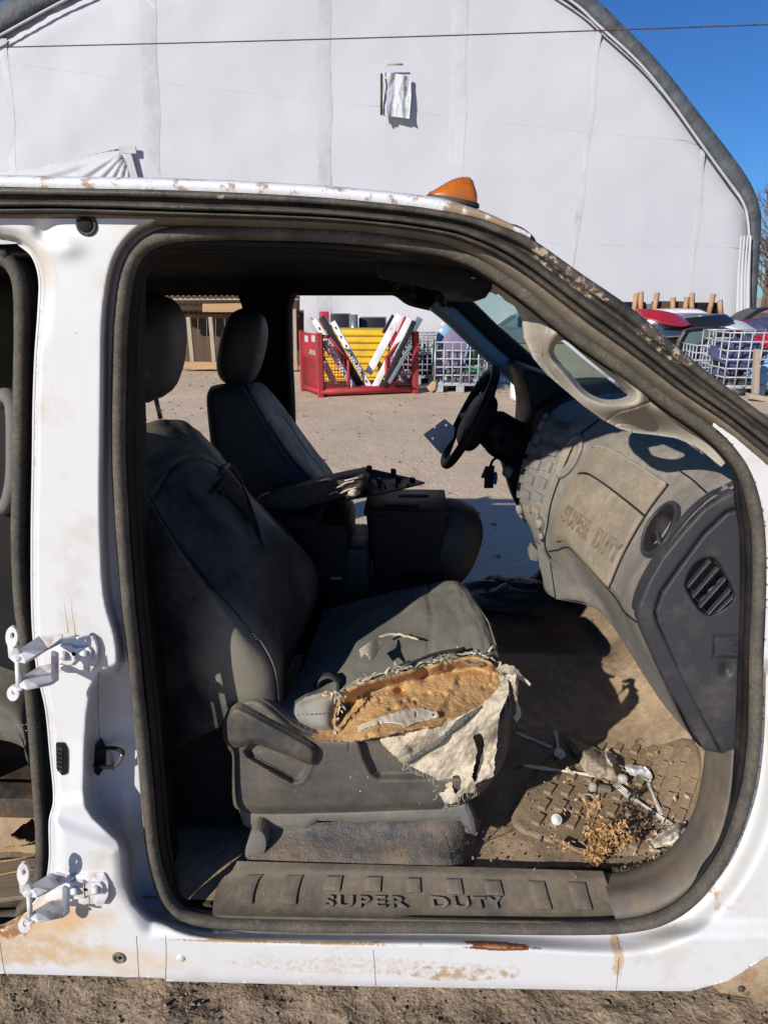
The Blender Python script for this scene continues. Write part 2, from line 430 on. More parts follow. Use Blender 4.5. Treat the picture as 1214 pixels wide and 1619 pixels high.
M['seal'] = mat('door_seal_rubber', (.042, .041, .038), .7, dust=(.20, .168, .125), amt=.46, ds=13, dsoft=.6, var=.2, bump=.35, bs=110, spot=(.40, .30, .2), samt=.08, ss=55, fine=.25)
M['band'] = mat('roof_band_dirty', (.032, .031, .029), .45, dust=(.22, .18, .13), amt=.24, ds=14, dsoft=.45, var=.2, bump=.3, bs=80, spot=(.46, .35, .24), samt=.13, ss=26)
stain_or_sunlight(M['band'], (.42, .33, .24), P(900, 425, 0), (.20, .1, .13), 70, .55, .04)
stain_or_sunlight(M['band'], (.40, .32, .24), P(1060, 545, 0), (.16, .1, .10), 85, .56, .04)
M['flange'] = mat('dusty_flange', (.085, .078, .068), .55, dust=(.27, .21, .145), amt=.62, ds=9, dsoft=.5, var=.15, bump=.15)
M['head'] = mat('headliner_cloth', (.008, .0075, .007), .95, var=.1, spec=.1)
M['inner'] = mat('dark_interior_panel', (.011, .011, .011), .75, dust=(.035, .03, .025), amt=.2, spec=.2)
M['trim'] = mat('beige_pillar_trim', (.36, .34, .30), .62, dust=(.40, .33, .245), amt=.45, ds=8, dsoft=.5, var=.06, bump=.15, bs=260, spot=(.22, .16, .1), samt=.06, ss=40)
M['dash'] = mat('dusty_dash_plastic', (.15, .152, .15), .6, dust=(.38, .325, .26), amt=.50, ds=5.0, dsoft=.55, up=.6, var=.1, bump=.25, bs=280, spot=(.3, .24, .17), samt=.04, ss=90, fine=.18)
M['glove'] = mat('dusty_glove_door', (.18, .16, .13), .65, dust=(.42, .335, .24), amt=.66, ds=9, dsoft=.6, up=.3, var=.08, bump=.2, bs=280, fine=.15)
M['cap'] = mat('charcoal_plastic', (.036, .036, .042), .5, dust=(.16, .14, .115), amt=.12, ds=7, dsoft=.35, var=.1, bump=.5, bs=420, spot=(.3, .25, .19), samt=.07, ss=80)
M['grey'] = mat('grey_plastic', (.13, .132, .13), .6, dust=(.26, .22, .165), amt=.42, ds=7, dsoft=.5, up=.2, var=.08, bump=.2, bs=300)
M['black'] = mat('black_plastic', (.009, .009, .010), .55, spec=.2, dust=(.04, .034, .028), amt=.3, var=.1, bump=.2, bs=300)
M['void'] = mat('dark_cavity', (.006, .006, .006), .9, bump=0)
M['floor'] = mat('vinyl_floor_dirty', (.13, .105, .078), .75, dust=(.46, .33, .205), amt=.68, ds=4.5, dsoft=.5, up=.35, var=.2, vs=6, bump=.7, bs=150, spot=(.035, .04, .045), samt=.2, ss=11, fine=.25)
M['riser'] = mat('tunnel_vinyl', (.06, .065, .07), .5, dust=(.27, .185, .11), amt=.42, ds=9, dsoft=.4, var=.25, vs=9, bump=.9, bs=170, spot=(.05, .06, .07), samt=.22, ss=16, fine=.3)
M['matr'] = mat('rubber_mat_dirty', (.17, .13, .09), .8, dust=(.38, .27, .165), amt=.64, ds=6, dsoft=.5, up=.3, var=.15, bump=.6, bs=120, fine=.2)
M['sillp'] = mat('sill_plate_plastic', (.075, .069, .06), .45, dust=(.22, .17, .115), amt=.52, ds=7, dsoft=.6, up=.25, var=.15, bump=.25, bs=240, spot=(.45, .38, .3), samt=.04, ss=80, fine=.2)
M['vinyl'] = mat('seat_vinyl_dusty', (.085, .085, .076), .55, dust=(.21, .19, .145), amt=.48, ds=5, dsoft=.6, up=.25, var=.1, bump=.35, bs=330, fine=.15)
M['vinyl_dk'] = mat('seat_vinyl_black', (.020, .021, .024), .42, dust=(.08, .075, .065), amt=.34, ds=4, dsoft=.6, up=.25, var=.12, bump=.3, bs=330)
M['cloth'] = mat('seat_cloth_grey', (.13, .128, .113), .95, spec=.1, dust=(.25, .23, .185), amt=.42, ds=5, dsoft=.6, up=.2, var=.08, bump=.6, bs=420, fine=.3)
M['stitch'] = mat('stitch_thread', (.33, .30, .24), .8, bump=0)
M['trimseat'] = mat('seat_trim_plastic', (.066, .068, .067), .42, dust=(.22, .175, .125), amt=.20, ds=7, dsoft=.45, up=.4, var=.12, bump=.25, bs=300, spot=(.46, .40, .32), samt=.17, ss=105)
M['foam'] = mat('seat_foam_aged', (.46, .25, .085), .95, dust=(.52, .35, .19), amt=.5, ds=16, dsoft=.4, var=.3, vs=12, bump=1.0, bs=130, spot=(.12, .05, .02), samt=.12, ss=30, fine=.35)
M['foamw'] = mat('foam_skin_white', (.62, .55, .46), .9, dust=(.45, .33, .2), amt=.3, ds=20, bump=.4)
M['fleece'] = mat('torn_fleece_backing', (.60, .53, .41), .95, dust=(.42, .33, .22), amt=.42, ds=14, dsoft=.5, var=.1, vs=20, bump=.8, bs=160, fine=.2)
M['steel'] = mat('worn_steel', (.35, .35, .35), .35, metal=.9, dust=(.2, .12, .07), amt=.3, ds=20)
M['steel_dk'] = mat('dark_steel', (.05, .05, .05), .5, dust=(.25, .13, .06), amt=.4, ds=15, metal=.3)
M['amber'] = mat('amber_lens', (.50, .125, .006), .12, dust=(.16, .06, .015), amt=.42, ds=30, var=.15, bump=0, spec=.6, coat=.5, sss=.15)
M['hinge'] = mat('hinge_paint', (.70, .70, .72), .35, dust=(.40, .28, .18), amt=.32, ds=26, dsoft=.2, var=.04, bump=.08, spot=(.2, .08, .03), samt=.1, ss=60)
M['text_sill'] = M['sillp']
M['screen'] = mat('radio_lcd', (.09, .085, .07), .35)
gm = bpy.data.materials.new('tinted_glass'); gm.use_nodes = True
gN = gm.node_tree.nodes; gL = gm.node_tree.links; gN.clear()
gt = gN.new('ShaderNodeBsdfTransparent'); gt.inputs[0].default_value = (.62, .85, .82, 1)
gg = gN.new('ShaderNodeBsdfGlossy'); gg.inputs['Roughness'].default_value = .03; gg.inputs[0].default_value = (.9, 1, 1, 1)
gd = gN.new('ShaderNodeBsdfDiffuse'); gd.inputs[0].default_value = (.45, .55, .5, 1)
gfr = gN.new('ShaderNodeLayerWeight'); gfr.inputs[0].default_value = .25
gx = gN.new('ShaderNodeMixShader'); gx2 = gN.new('ShaderNodeMixShader'); gx2.inputs[0].default_value = .07; go = gN.new('ShaderNodeOutputMaterial')
gL.new(gt.outputs[0], gx2.inputs[1]); gL.new(gd.outputs[0], gx2.inputs[2]); gL.new(gfr.outputs['Fresnel'], gx.inputs[0]); gL.new(gx2.outputs[0], gx.inputs[1]); gL.new(gg.outputs[0], gx.inputs[2]); gL.new(gx.outputs[0], go.inputs[0])
M['glass'] = gm

# ================================================================== THE TRUCK CAB
cab = thing('truck_cab', 'stripped white crew cab pickup body with its doors removed, standing in the foreground', 'truck cab', (0, .9, .19))
SEALO = [(178, 560), (181, 500), (187, 450), (196, 415), (212, 388), (238, 369), (275, 359), (340, 355), (450, 358), (540, 362), (620, 369), (691, 380), (730, 393), (767, 410), (824, 448), (881, 493), (919, 524), (1000, 580), (1060, 626), (1125, 672), (1162, 708), (1188, 748), (1204, 800), (1211, 860), (1211, 950), (1207, 1050), (1205, 1130), (1199, 1210), (1184, 1285), (1158, 1350), (1118, 1410), (1066, 1452), (1000, 1472), (900, 1476), (700, 1473), (500, 1471), (350, 1466), (295, 1456), (264, 1435), (244, 1400), (230, 1340), (222, 1250), (214, 1150), (203, 1050), (192, 950), (184, 850), (178, 750), (176, 650)]
SEALC = crv(SEALO, 5, True)
REARO = [(-420, 372), (-100, 374), (0, 378), (30, 385), (52, 405), (63, 440), (62, 490), (57, 560), (54, 640), (53, 720), (51, 850), (52, 980), (60, 1060), (73, 1120), (80, 1190), (86, 1262), (79, 1300), (79, 1360), (70, 1405), (45, 1440), (5, 1462), (-80, 1470), (-420, 1470)]
REARC = np.vstack([crv(REARO[2:-2], 5), [(-420, 1470), (-420, 372)]])
# --- body side: B pillar, rocker, A pillar foot (one pressing)
JU = crv([(250, 352), (222, 362), (198, 385), (182, 415), (172, 460), (166, 530), (164, 700), (163, 800), (166, 900), (172, 955), (186, 1005), (190, 1045), (186, 1058)], 5)
JU = np.vstack([JU, [(420, 1058), (420, 352)]])
JL = np.array([(190, 1052), (160, 1064), (148, 1085), (141, 1130), (137, 1190), (136, 1250), (139, 1275), (150, 1292), (172, 1312), (190, 1328), (199, 1350), (202, 1395), (212, 1425), (235, 1452), (262, 1470), (420, 1470), (420, 1052)])
LOWB = np.array([(80, 1288), (198, 1334), (204, 1400), (240, 1462), (1300, 1462), (1300, 1700), (-500, 1700), (-500, 1405), (78, 1404)])
def body_depth(x, y, d):
    so = sdpoly(x, y, SEALC); ro = sdpoly(x, y, REARC)
    Y = np.full(x.shape, .022)
    Y = Y-.022*sst(12, -26, sdpoly(x, y, LOWB))                       # rocker stands proud of the pillar
    right = sst(700, 1100, x); w = 24+20*right
    Y = Y+.045*(1-sst(2, w, so))**1.0*sst(1440, 1470, y+right*400)   # shoulder rolls in to the opening
    Y = Y+.062*sst(7, -9, sdpoly(x, y, JU))*(1-.25*sst(0, -22, sdpoly(x, y, JU))*sst(700, 400, y))
    Y = Y+.085*sst(6, -16, sdpoly(x, y, JL))*sst(1470, 1425, y+.0*x)
    Y = Y+.022*(1-sst(0, 9, ro))+.018*(1-sst(0, 24, ro))*sst(560, 430, y)
    Y = Y-.010*np.exp(-(((x-104)/26)**2+((y-392)/17)**2))+.012*np.exp(-(((x-70)/15)**2+((y-366)/18)**2))   # dimple by the plug
    Y = Y-.010*sst(1262, 1292, y+.12*x)*sst(1420, 1380, y)*sst(215, 190, x)
    Y = Y+.008*sst(0, 26, (y-1100)-.9*(x-58))*sst(1275, 1200, y)*sst(140, 100, x)
    Y = Y+.05*sst(1525, 1575, y-.026*x+.0)**2                           # bottom edge tucks under
    Y = Y+.0012*np.sin(x*.013+1)*np.cos(y*.017)+.0015*(vn(x, y, 90, 3, 3)-.5)
    return Y
BOUT = [(-420, 340), (1130, 640), (1160, 690), (1260, 775), (1260, 1480), (1214, 1512), (1150, 1552), (1092, 1568), (975, 1567), (570, 1560), (262, 1552), (260, 1547), (0, 1540), (-420, 1530)]
body = hfield('body_side', [(-420, 345)]+[(100, 345), (260, 345), (330, 350), (340, 420), (700, 520), (1000, 720), (1120, 690), (1128, 668)]+BOUT[2:], [crv(SEALO, 4, True), REARC], body_depth, 3.0, M['dirt_white'], cab)
def bp_(x, y, off=0.0): return P(x, y, body_depth(np.array(float(x)), np.array(float(y)), 0)-off)
q_ = crv(REARO[3:-3], 8); tube('pinch_edge', [P(a, b, float(body_depth(np.array(a+1.), np.array(b), 0))-.001) for a, b in q_], .0028, M['white'], body, n=6)
# bolts, plug, seam sealer on the pressing
def dome(x, y, r, m, nm, par, h=.6):
    ellipsoid(nm, bp_(x, y, -.001), (r, r*h, r), m, par, nu=9, nv=14)
dome(286, 1515, .010, M['dirt_white'], 'bolt_head', body); dome(60, 1150, .003, M['black'], 'bolt_head', body)
for (x, y, r) in [(137, 355, .014), (188, 1515, .0115)]:
    c = bp_(x, y, .001); th = np.linspace(0, 2*np.pi, 16, endpoint=False)
    tube('grommet', [c+r*np.array([math.cos(a), 0, math.sin(a)]) for a in th], .0035, M['flange' if y > 900 else 'black_rub'], body, n=6, closed=True)
    ellipsoid('plug', c+np.array([0, .003 if y > 900 else -.003, 0]), (r*.85, .003, r*.85), M['flange' if y > 900 else 'void'], body, nu=7, nv=12)
    if y < 900: pass
    else: ellipsoid('plug_hole', c+np.array([.002, -.001, 0]), (r*.4, .002, r*.4), M['void'], body, nu=7, nv=10)
for pth in [[(262, 1478), (263, 1510), (262, 1549)], [(590, 1502), (592, 1525), (594, 1558)], [(975, 1482), (979, 1500), (977, 1530), (974, 1566)], [(216, 1480), (218, 1515), (220, 1546)], [(156, 1064), (154, 1100), (157, 1165)], [(0, 1490), (6, 1530), (9, 1542)]]:
    q = resamp(crv(pth, 5), 14); tube('seam_line', [bp_(a, b, -.0005) for a, b in q], .0011, M['flange'], body, n=5)
for pth in [[(100, 925), (103, 960), (108, 1000)], [(111, 915), (114, 960), (120, 1005)]]:
    q = resamp(crv(pth, 5), 14); q[:, 0] += rng.normal(0, .5, 14); tube('dirt_run', [bp_(a, b, -.0006) for a, b in q], np.linspace(.0004, .0014, 14), mat('dirt_run', (.50, .33, .19), .8, bump=0), body, n=5)
# underside of the rocker, closing the box
U = [bp_(x, y, -.006) for x, y in [(-420, 1528), (0, 1538), (260, 1546), (570, 1556), (975, 1563), (1090, 1562), (1160, 1542), (1250, 1480)]]
mk('rocker_underside', U+[q+np.array([0, .16, .02]) for q in U], gridfaces(2, len(U)), M['steel_dk'], cab)
# --- seals
def seal_loop(name, inset, r, Y, m, flat=1.0, lob=0.0, rng_=(0, 1), par=cab, base=SEALC, seed=1):
    c = np.array(base); nx = np.roll(c, -1, 0)-np.roll(c, 1, 0); nx /= np.linalg.norm(nx, axis=1)[:, None]
    nrm = np.stack([-nx[:, 1], nx[:, 0]], 1); t = sdpoly(*(c+nrm*4).T, base); nrm = np.where((t < 0)[:, None], nrm, -nrm)
    ins = inset*(1-.34*sst(1390, 1450, c[:, 1]))*(1-(.42 if inset > 20 else .08)*sst(600, 760, c[:, 0])*sst(800, 720, c[:, 1])) if inset > 5 else inset+0*c[:, 1]
    q = c+nrm*ins[:, None]
    wob = lob*(vn(np.arange(len(q))*1.0, np.arange(len(q))*0.0, 9, 3, seed)-.5)
    q = q+nrm*wob[:, None]
    pp = P(q[:, 0], q[:, 1], Y+0*q[:, 0]); return tube(name, pp, r, m, par, n=12, closed=True, flat=flat, ref=(0, 1, 0))
seal_loop('door_seal', 11, .0115, .052, M['seal'], 1.3, 5)
seal_loop('seal_lip', 27, .0075, .066, M['black'], 1.3, 3, seed=4)
seal_loop('pinch_flange', 4, .005, .080, M['flange'], 2.0, 2, seed=6)
seal_loop('inner_seal_edge', 36, .006, .082, M['black'], 1.2, 3, seed=8)
RS = crv([(-420, 400), (-20, 404), (10, 408), (28, 424), (38, 455), (40, 520), (38, 620), (36, 750), (34, 850), (38, 950), (46, 1010), (57, 1120), (66, 1240), (71, 1330), (66, 1400), (40, 1436), (0, 1452), (-420, 1460)], 6)
tube('rear_door_seal', P(RS[:, 0]-4, RS[:, 1], .085), .0135, M['seal'], cab, n=10, flat=1.3, ref=(0, 1, 0))
tube('rear_seal_lip', P(RS[:, 0]+8, RS[:, 1]-4, .105), .010, M['black_rub'], cab, n=8, flat=1.6, ref=(0, 1, 0))
# --- black band above the openings, running down the A pillar
BO = resamp(crv([(-420, 290), (-40, 294), (100, 297), (230, 299), (350, 303), (450, 308), (540, 314), (620, 322), (672, 328), (748, 342), (800, 360), (845, 380), (919, 432), (1000, 488), (1080, 556), (1150, 612), (1214, 660), (1290, 715)], 8), 150)
BI = resamp(crv([(-420, 352), (-40, 350), (100, 347), (230, 352), (340, 355), (450, 358), (540, 362), (620, 370), (691, 381), (730, 394), (767, 411), (824, 449), (881, 494), (919, 525), (1000, 581), (1060, 626), (1125, 668), (1165, 700), (1225, 752)], 8), 150)
def band(name, prof, m, noise=0.0):
    T = np.array([p[0] for p in prof]); Yo = np.array([p[1] for p in prof])
    q = BO[:, None]*(1-T)[None, :, None]+BI[:, None]*T[None, :, None]
    q = q+noise*(vn(q[..., 0], q[..., 1]*0, 60, 3, 5)-.5)[..., None]
    X = P(q[..., 0], q[..., 1], np.broadcast_to(Yo, q.shape[:2]))
    return mk(name, X.reshape(-1, 3), gridfaces(len(q), len(T)), m, cab)
band('drip_channel', [(0, .004), (.03, -.002), (.10, -.004), (.2, -.003), (.24, .006), (.27, .014), (.33, .016), (.36, .010)], M['band'])
band('roof_seal', [(.35, .016), (.38, .0), (.43, -.010), (.50, -.013), (.56, -.008), (.585, .006), (.60, .016)], M['black_rub'], 1.5)
band('roof_seal_lip', [(.585, .016), (.62, .001), (.67, -.006), (.72, -.004), (.755, .008), (.775, .022)], M['black_rub'], 1.2)
band('painted_flange', [(.765, .020), (.80, .017), (.86, .018), (.93, .024), (1.0, .030), (1.06, .05)], M['flange'])
# --- roof skin
RO = BO[:112]
rp = [(0.0, 0.0), (-.004, .006), (-.002, .012), (.01, .017), (.04, .022), (.12, .030), (.35, .045), (.85, .058), (1.35, .045), (1.7, .012), (1.79, -.03)]
base = P(RO[:, 0], RO[:, 1], 0.0)
fade = np.interp(RO[:, 0], [-420, 700, 840, 920], [1, 1, .45, .1])
RV = np.array([[b+np.array([0, y, h*f if h > 0 else h]) for (y, h) in rp] for b, f in zip(base, fade)])
hd = RO[:, 0] < 838
RV = RV[hd]; mk('roof', RV.reshape(-1, 3), gridfaces(len(RV), len(rp)), M['peel'], cab)
mirrorb = RV[:, :, :]
# rear of the cab (outside the picture to the left)
prism('rear_cab_wall', [(-1.72, .02, .25), (-1.72, 1.78, .25), (-1.80, 1.76, 1.3), (-1.62, 1.72, 1.76), (-1.62, .06, 1.76), (-1.80, .03, 1.3)], (.03, 0, 0), M['inner'], cab)
prism('rear_quarter_panel', [(-1.75, .01, .2), (-1.28, .01, .2), (-1.22, .01, 1.0), (-1.30, .01, 1.72), (-1.75, .01, 1.74)], (0, .05, 0), M['white'], cab)
# inner trim of the B pillar, widened to keep sun off the seat side
BPX = [(40, 385), (205, 380), (203, 600), (214, 900), (240, 1100), (252, 1300), (270, 1440), (75, 1440), (80, 1260), (46, 1075), (-70, 1035), (-70, 640), (20, 620), (22, 450)]
prism('pillar_trim_sun_block', PL(BPX, .115), (-.02, .15, .0), M['inner'], cab, bev=.02)
tube('seat_belt', crv([P(205, 480, .20), P(212, 700, .22), P(222, 950, .24), P(245, 1200, .24)], 6), .012, M['black'], cab, n=6, flat=.3)
hfield('floor_riser', [(405, 1306), (560, 1298), (742, 1296), (780, 1296), (800, 1376), (560, 1370), (392, 1364), (396, 1335)], [], lambda x, y, d: .172+.075*sst(1372, 1296, y)**.8+.005*(vn(x, y, 25, 4, 8)-.5)+.17*sst(690, 795, x)**2, 2.5, M['riser'], cab)
# clearance lamp
lp = thing('x', 'x', 'x', (0, 0, 0)); bpy.data.objects.remove(lp)
lb = P(716, 315, .10)
LB = []
for t in np.linspace(0, 1, 14):
    x = -.040+.078*t; hgt = .037*math.sin(math.pi*min(1, t**1.25*.62+.02))**.85*(1 if t < .9 else (1-(t-.9)*5.5)); w = .026*math.sin(math.pi*(.12+.76*t))**.5
    LB.append([lb+np.array([x, w*math.cos(a), max(.002, hgt)*max(0, math.sin(a))-.17*x]) for a in np.linspace(0, math.pi, 9)])
lensl = Loft(LB); lo_ = lensl.obj('clearance_lamp', M['amber'], cab, 44, 24, disp=lambda U, V: np.stack([0*U, 0*U, .0007*np.sin(U*14)*np.sin(V/8*np.pi)], -1))
for row in (0, 13):
    q = [v for v in LB[row]]; mk('lens_end', q, [tuple(range(len(q)))], M['amber'], lo_, smooth=False)
prism('lamp_gasket', [lb+np.array([.043*math.cos(a), .030*math.sin(a), -.17*.043*math.cos(a)-.006]) for a in np.linspace(0, 2*np.pi, 24, endpoint=False)], (0, 0, .006), M['black_rub'], lo_)
# black cap at the front corner of the roof
ellipsoid('roof_corner_cap', P(824, 371, .055), (.028, .03, .009), M['black_rub'], cab, R=frame((1, 0, -.62), (0, 1, 0)))
# --- headliner, visor, header
hl = []
for x in np.linspace(-1.62, .15, 20):
    hl.append([np.array([x, y, z]) for y, z in ((.075, 1.672), (.16, 1.672), (.3, 1.69), (.9, 1.71), (1.5, 1.68), (1.66, 1.635), (1.74, 1.60))])
hl = np.array(hl); hl[..., 2] -= (np.clip(hl[..., 0]-.02, 0, 1)**1.6*.30)[...]
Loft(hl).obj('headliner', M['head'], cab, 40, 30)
rr = crv([(-.9, .1, 1.662), (-.5, .1, 1.675), (-.2, .1, 1.672), (.05, .1, 1.662), (.2, .1, 1.64)], 8)
tube('roof_rail_trim', rr, .022, M['inner'], cab, flat=.6)
hdr = crv([P(752, 448, .16), P(735, 452, .35), P(722, 456, .7), P(712, 458, 1.1), P(706, 462, 1.5), P(712, 474, 1.66)], 6)
tube('windshield_header', hdr, .030, M['inner'], cab, n=10)
prism('header_corner_trim', PL([(600, 404), (700, 412), (770, 432), (778, 452), (748, 464), (700, 462), (650, 450), (600, 440)], .15), (-.02, .35, .01), M['inner'], cab, bev=.01)
bbox('sun_visor', P(672, 440, .48), (.19, .42, .022), M['trimseat'], cab, R=frame((1, 0, -.30), (0, 1, .0)), bev=.008)
tube('visor_pivot', crv([P(640, 438, .75), P(628, 452, .75), P(632, 462, .75), P(655, 466, .72)], 5), .012, M['black'], cab, n=8)
bbox('visor_clip', P(640, 445, .8), (.05, .04, .05), M['black'], cab, bev=.012)
tube('rear_view_mirror_stem', [P(690, 462, 1.0), P(700, 480, 1.05)], .012, M['black'], cab)
# --- A pillar trim with grab handle
TR = [(745, 438), (795, 442), (850, 470), (892, 500), (974, 562), (1048, 622), (1118, 682), (1142, 712), (1148, 730), (1140, 738), (1128, 728), (1112, 714), (1095, 703), (1066, 692), (1030, 687), (1002, 684), (980, 678), (952, 663), (923, 642), (887, 611), (866, 593), (844, 567), (829, 535), (826, 505), (815, 484), (790, 466), (765, 458)]
HOLE = crv([(876, 552), (884, 540), (898, 540), (930, 567), (992, 618), (988, 630), (966, 633), (946, 629), (924, 616), (898, 586), (880, 566)], 5, True)
LOWE = TR[9:]
def trim_depth(x, y, d):
    e = dpath(x, y, LOWE); h = sdpoly(x, y, HOLE)
    Y = .095+.09*(1-sst(0, 46, e))*sst(1150, 1020, x)+.012*np.sin(x*.01)
    Y = Y-.022*np.exp(-((h-16)/13.)**2)+.05*(1-sst(-2, 9, h))
    for ln in ([(873, 505), (860, 540), (862, 575), (880, 602)], [(1032, 633), (1000, 645), (975, 652), (960, 664)]):
        Y = Y+.005*(1-sst(0.6, 2.2, dpath(x, y, crv(ln, 5))))
    for cc in ((842, 566, 14), (984, 680, 17)):
        Y = Y+.003*(1-sst(.4, 1.8, np.abs(np.hypot(x-cc[0], (y-cc[1])*1.6)-cc[2])))
    return Y
hfield('pillar_trim', TR, [HOLE], trim_depth, 1.6, M['trim'], cab, thick=.012)
# --- windshield
wn_, wf_ = [(742, 442), (835, 498), (950, 590), (1060, 680), (1186, 775), (1260, 835)], [(712, 462), (745, 485), (800, 535), (850, 582), (905, 632), (935, 660)]
NE, FE = PL(wn_, .20), PL(wf_, 1.66)
WR = [[NE[i]*(1-t)+FE[i]*t+np.array([.10*math.sin(math.pi*t), 0, .05*math.sin(math.pi*t)]) for t in np.linspace(0, 1, 6)] for i in range(6)]
Loft(WR).obj('windshield', M['glass'], cab, 24, 24)
# far A pillar
fa = crv(PL([(705, 462), (735, 487), (790, 540), (850, 592), (910, 640), (950, 672)], 1.70), 6)
M['bluegrey'] = mat('far_pillar_skylit', (.20, .30, .38), .4, dust=(.2, .2, .2), amt=.2, bump=.05)  # grey paint with the blue of the skylight put into it
tube('far_windshield_pillar', fa, .050, M['black'], cab, n=10, flat=.8)
tube('far_pillar_flange', fa+np.array([-.045, -.03, -.035]), .034, M['bluegrey'], cab, n=8, flat=1.0)
# far body side
def farY(x, y, d): return 1.745+0*x-.03*np.exp(-(d/12.)**2)
FO1 = crv([(462, 640), (458, 560), (457, 500), (461, 472), (474, 458), (510, 457), (575, 459), (622, 462), (648, 478), (690, 488), (722, 496), (760, 535), (820, 590), (870, 640), (868, 760), (862, 860), (852, 912), (800, 930), (700, 934), (560, 934), (500, 925), (474, 880), (465, 760)], 4, True)
FO2 = crv([(-180, 470), (-170, 454), (100, 454), (340, 455), (368, 460), (381, 480), (386, 520), (388, 640), (392, 800), (396, 900), (370, 932), (200, 936), (-150, 936), (-180, 900), (-184, 700)], 4, True)
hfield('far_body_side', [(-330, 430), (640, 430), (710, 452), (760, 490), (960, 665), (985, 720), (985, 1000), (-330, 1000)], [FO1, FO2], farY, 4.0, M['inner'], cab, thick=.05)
fs = crv(np.vstack([FO1]), 2, True); tube('far_door_seal', P(FO1[:, 0], FO1[:, 1], 1.73), .014, M['black_rub'], cab, n=6, closed=True, flat=1.3, ref=(0, 1, 0))
# --- floor and toe board
XS = np.linspace(-1.70, 1.15, 120); YS = np.linspace(.10, 1.76, 90)
FX, FY = np.meshgrid(XS, YS, indexing='ij')
FZ = .305+.012*(vn(FX, FY, .12, 4, 2)-.5)
toe = np.clip(FX-.70, 0, 1); FZ = FZ+np.where(toe < .05, toe*0+toe**2*10, .025+(toe-.05)*1.15)
FZ = FZ+.10*np.exp(-((FY-.98)/.20)**2)*sst(-.2, .3, FX)+.02*np.exp(-((FY-1.0)/.3)**2)
FZ = FZ+.03*np.exp(-(((FX-.08)/.35)**2+((FY-.30)/.05)**2))*0+.012*np.exp(-(((FX-.30)/.05)**2+((FY-.28)/.05)**2))
floor = mk('floor', np.stack([FX, FY, FZ], -1).reshape(-1, 3), gridfaces(120, 90), M['floor'], cab)
def fz(x, y):
    return float(FZ[int(np.clip(round((x+1.70)/2.85*119), 0, 119)), int(np.clip(round((y-.10)/1.66*89), 0, 89))])
prism('underfloor', [(-1.7, .12, .27), (1.1, .12, .27), (1.1, 1.74, .27), (-1.7, 1.74, .27)], (0, 0, -.04), M['steel_dk'], cab)
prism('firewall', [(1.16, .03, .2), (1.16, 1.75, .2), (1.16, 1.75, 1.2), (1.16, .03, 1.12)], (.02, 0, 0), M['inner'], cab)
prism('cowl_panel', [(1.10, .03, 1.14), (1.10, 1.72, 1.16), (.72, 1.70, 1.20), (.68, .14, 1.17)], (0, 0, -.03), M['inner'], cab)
# carpet bulge at the far sill
ell = ellipsoid('torn_carpet', P(800, 940, 1.55), (.20, .16, .05), M['vinyl_dk'], cab, disp=.9, seed=4)
# sill plate with ribs and lettering
SP = [[P(x0, y, Y) for (x0, y, Y) in row] for row in [
    [(375, 1362, .165), (366, 1378, .150), (350, 1392, .137), (340, 1412, .11), (337, 1430, .085), (336, 1442, .067), (337, 1450, .055), (337, 1454, .058)],
    [(520, 1366, .165), (518, 1376, .150), (512, 1388, .139), (506, 1414, .11), (504, 1436, .083), (503, 1446, .068), (503, 1453, .055), (503, 1457, .058)],
    [(760, 1372, .165), (762, 1382, .150), (764, 1393, .139), (770, 1420, .11), (776, 1442, .083), (778, 1452, .068), (779, 1458, .055), (779, 1462, .058)],
    [(953, 1378, .165), (956, 1388, .150), (960, 1398, .139), (967, 1424, .11), (973, 1446, .083), (976, 1455, .068), (977, 1462, .055), (977, 1465, .058)]]]
spl = Loft(SP); plate = spl.obj('sill_plate', M['sillp'], cab, 60, 30)
prism('sill_support', [spl(0, 0)+np.array([0, 0, -.02]), spl(3, 0)+np.array([0, 0, -.02]), spl(3, 7)+np.array([0, 0, -.02]), spl(0, 7)+np.array([0, 0, -.004])], (0, 0, -.05), M['void'], cab)
def sp_at(px, py):
    """surface coordinates under a bearing (grid search)"""
    return search(spl, px, py)
def search(L, px, py):
    U, V = L.grid(0, L.n-1, 0, L.m-1, 160, 120); X = L(U, V)-_c
    z = X@_f; x = CX+FPX*(X@_r)/z; y = CY-FPX*(X@_u)/z
    k = np.argmin((x-px)**2+(y-py)**2); return U.ravel()[k], V.ravel()[k]
for (x, y0, y1, w) in [(403, 1384, 1431, 24), (466, 1385, 1432, 24), (528, 1386, 1414, 24), (591, 1387, 1416, 24), (653, 1389, 1418, 24), (714, 1391, 1420, 24), (777, 1393, 1422, 24), (845, 1395, 1440, 27), (910, 1396, 1441, 27)]:
    u0, v0 = search(spl, x-w/2, y0); u1, _ = search(spl, x+w/2, y0); _, v1 = search(spl, x, y1-(5 if y1 < 1425 else 0))
    spl.patch('tread_rib', u0, u1, v0, v1, .0085, .010, M['sillp'], plate, 6, 8, rnd=.3)
def wrap_text(L, txt, a, b, ht_uv, m, par, ext, name='lettering', flip=1):
    """lay lettering on a loft from surface point a to b (u,v); ht_uv = (du,dv) of its height"""
    v, f = text_verts(txt, 1.0, 1.0, 1.0)
    u = a[0]+(b[0]-a[0])*v[:, 0]+ht_uv[0]*v[:, 1]; w = a[1]+(b[1]-a[1])*v[:, 0]+ht_uv[1]*v[:, 1]
    X = L(u, w)+L.nrm(u, w)*(L.sg*ext*v[:, 2])[:, None]
    letters(X, v, f, m, par)
a, b, c = search(spl, 511, 1436), search(spl, 797, 1440), search(spl, 511, 1418)
wrap_text(spl, 'SUPER  DUTY', a, b, (0, c[1]-a[1]), mat('worn_letter_plastic', (.12, .108, .09), .5, dust=(.28, .22, .16), amt=.4, ds=30, bump=0), plate, .0085)
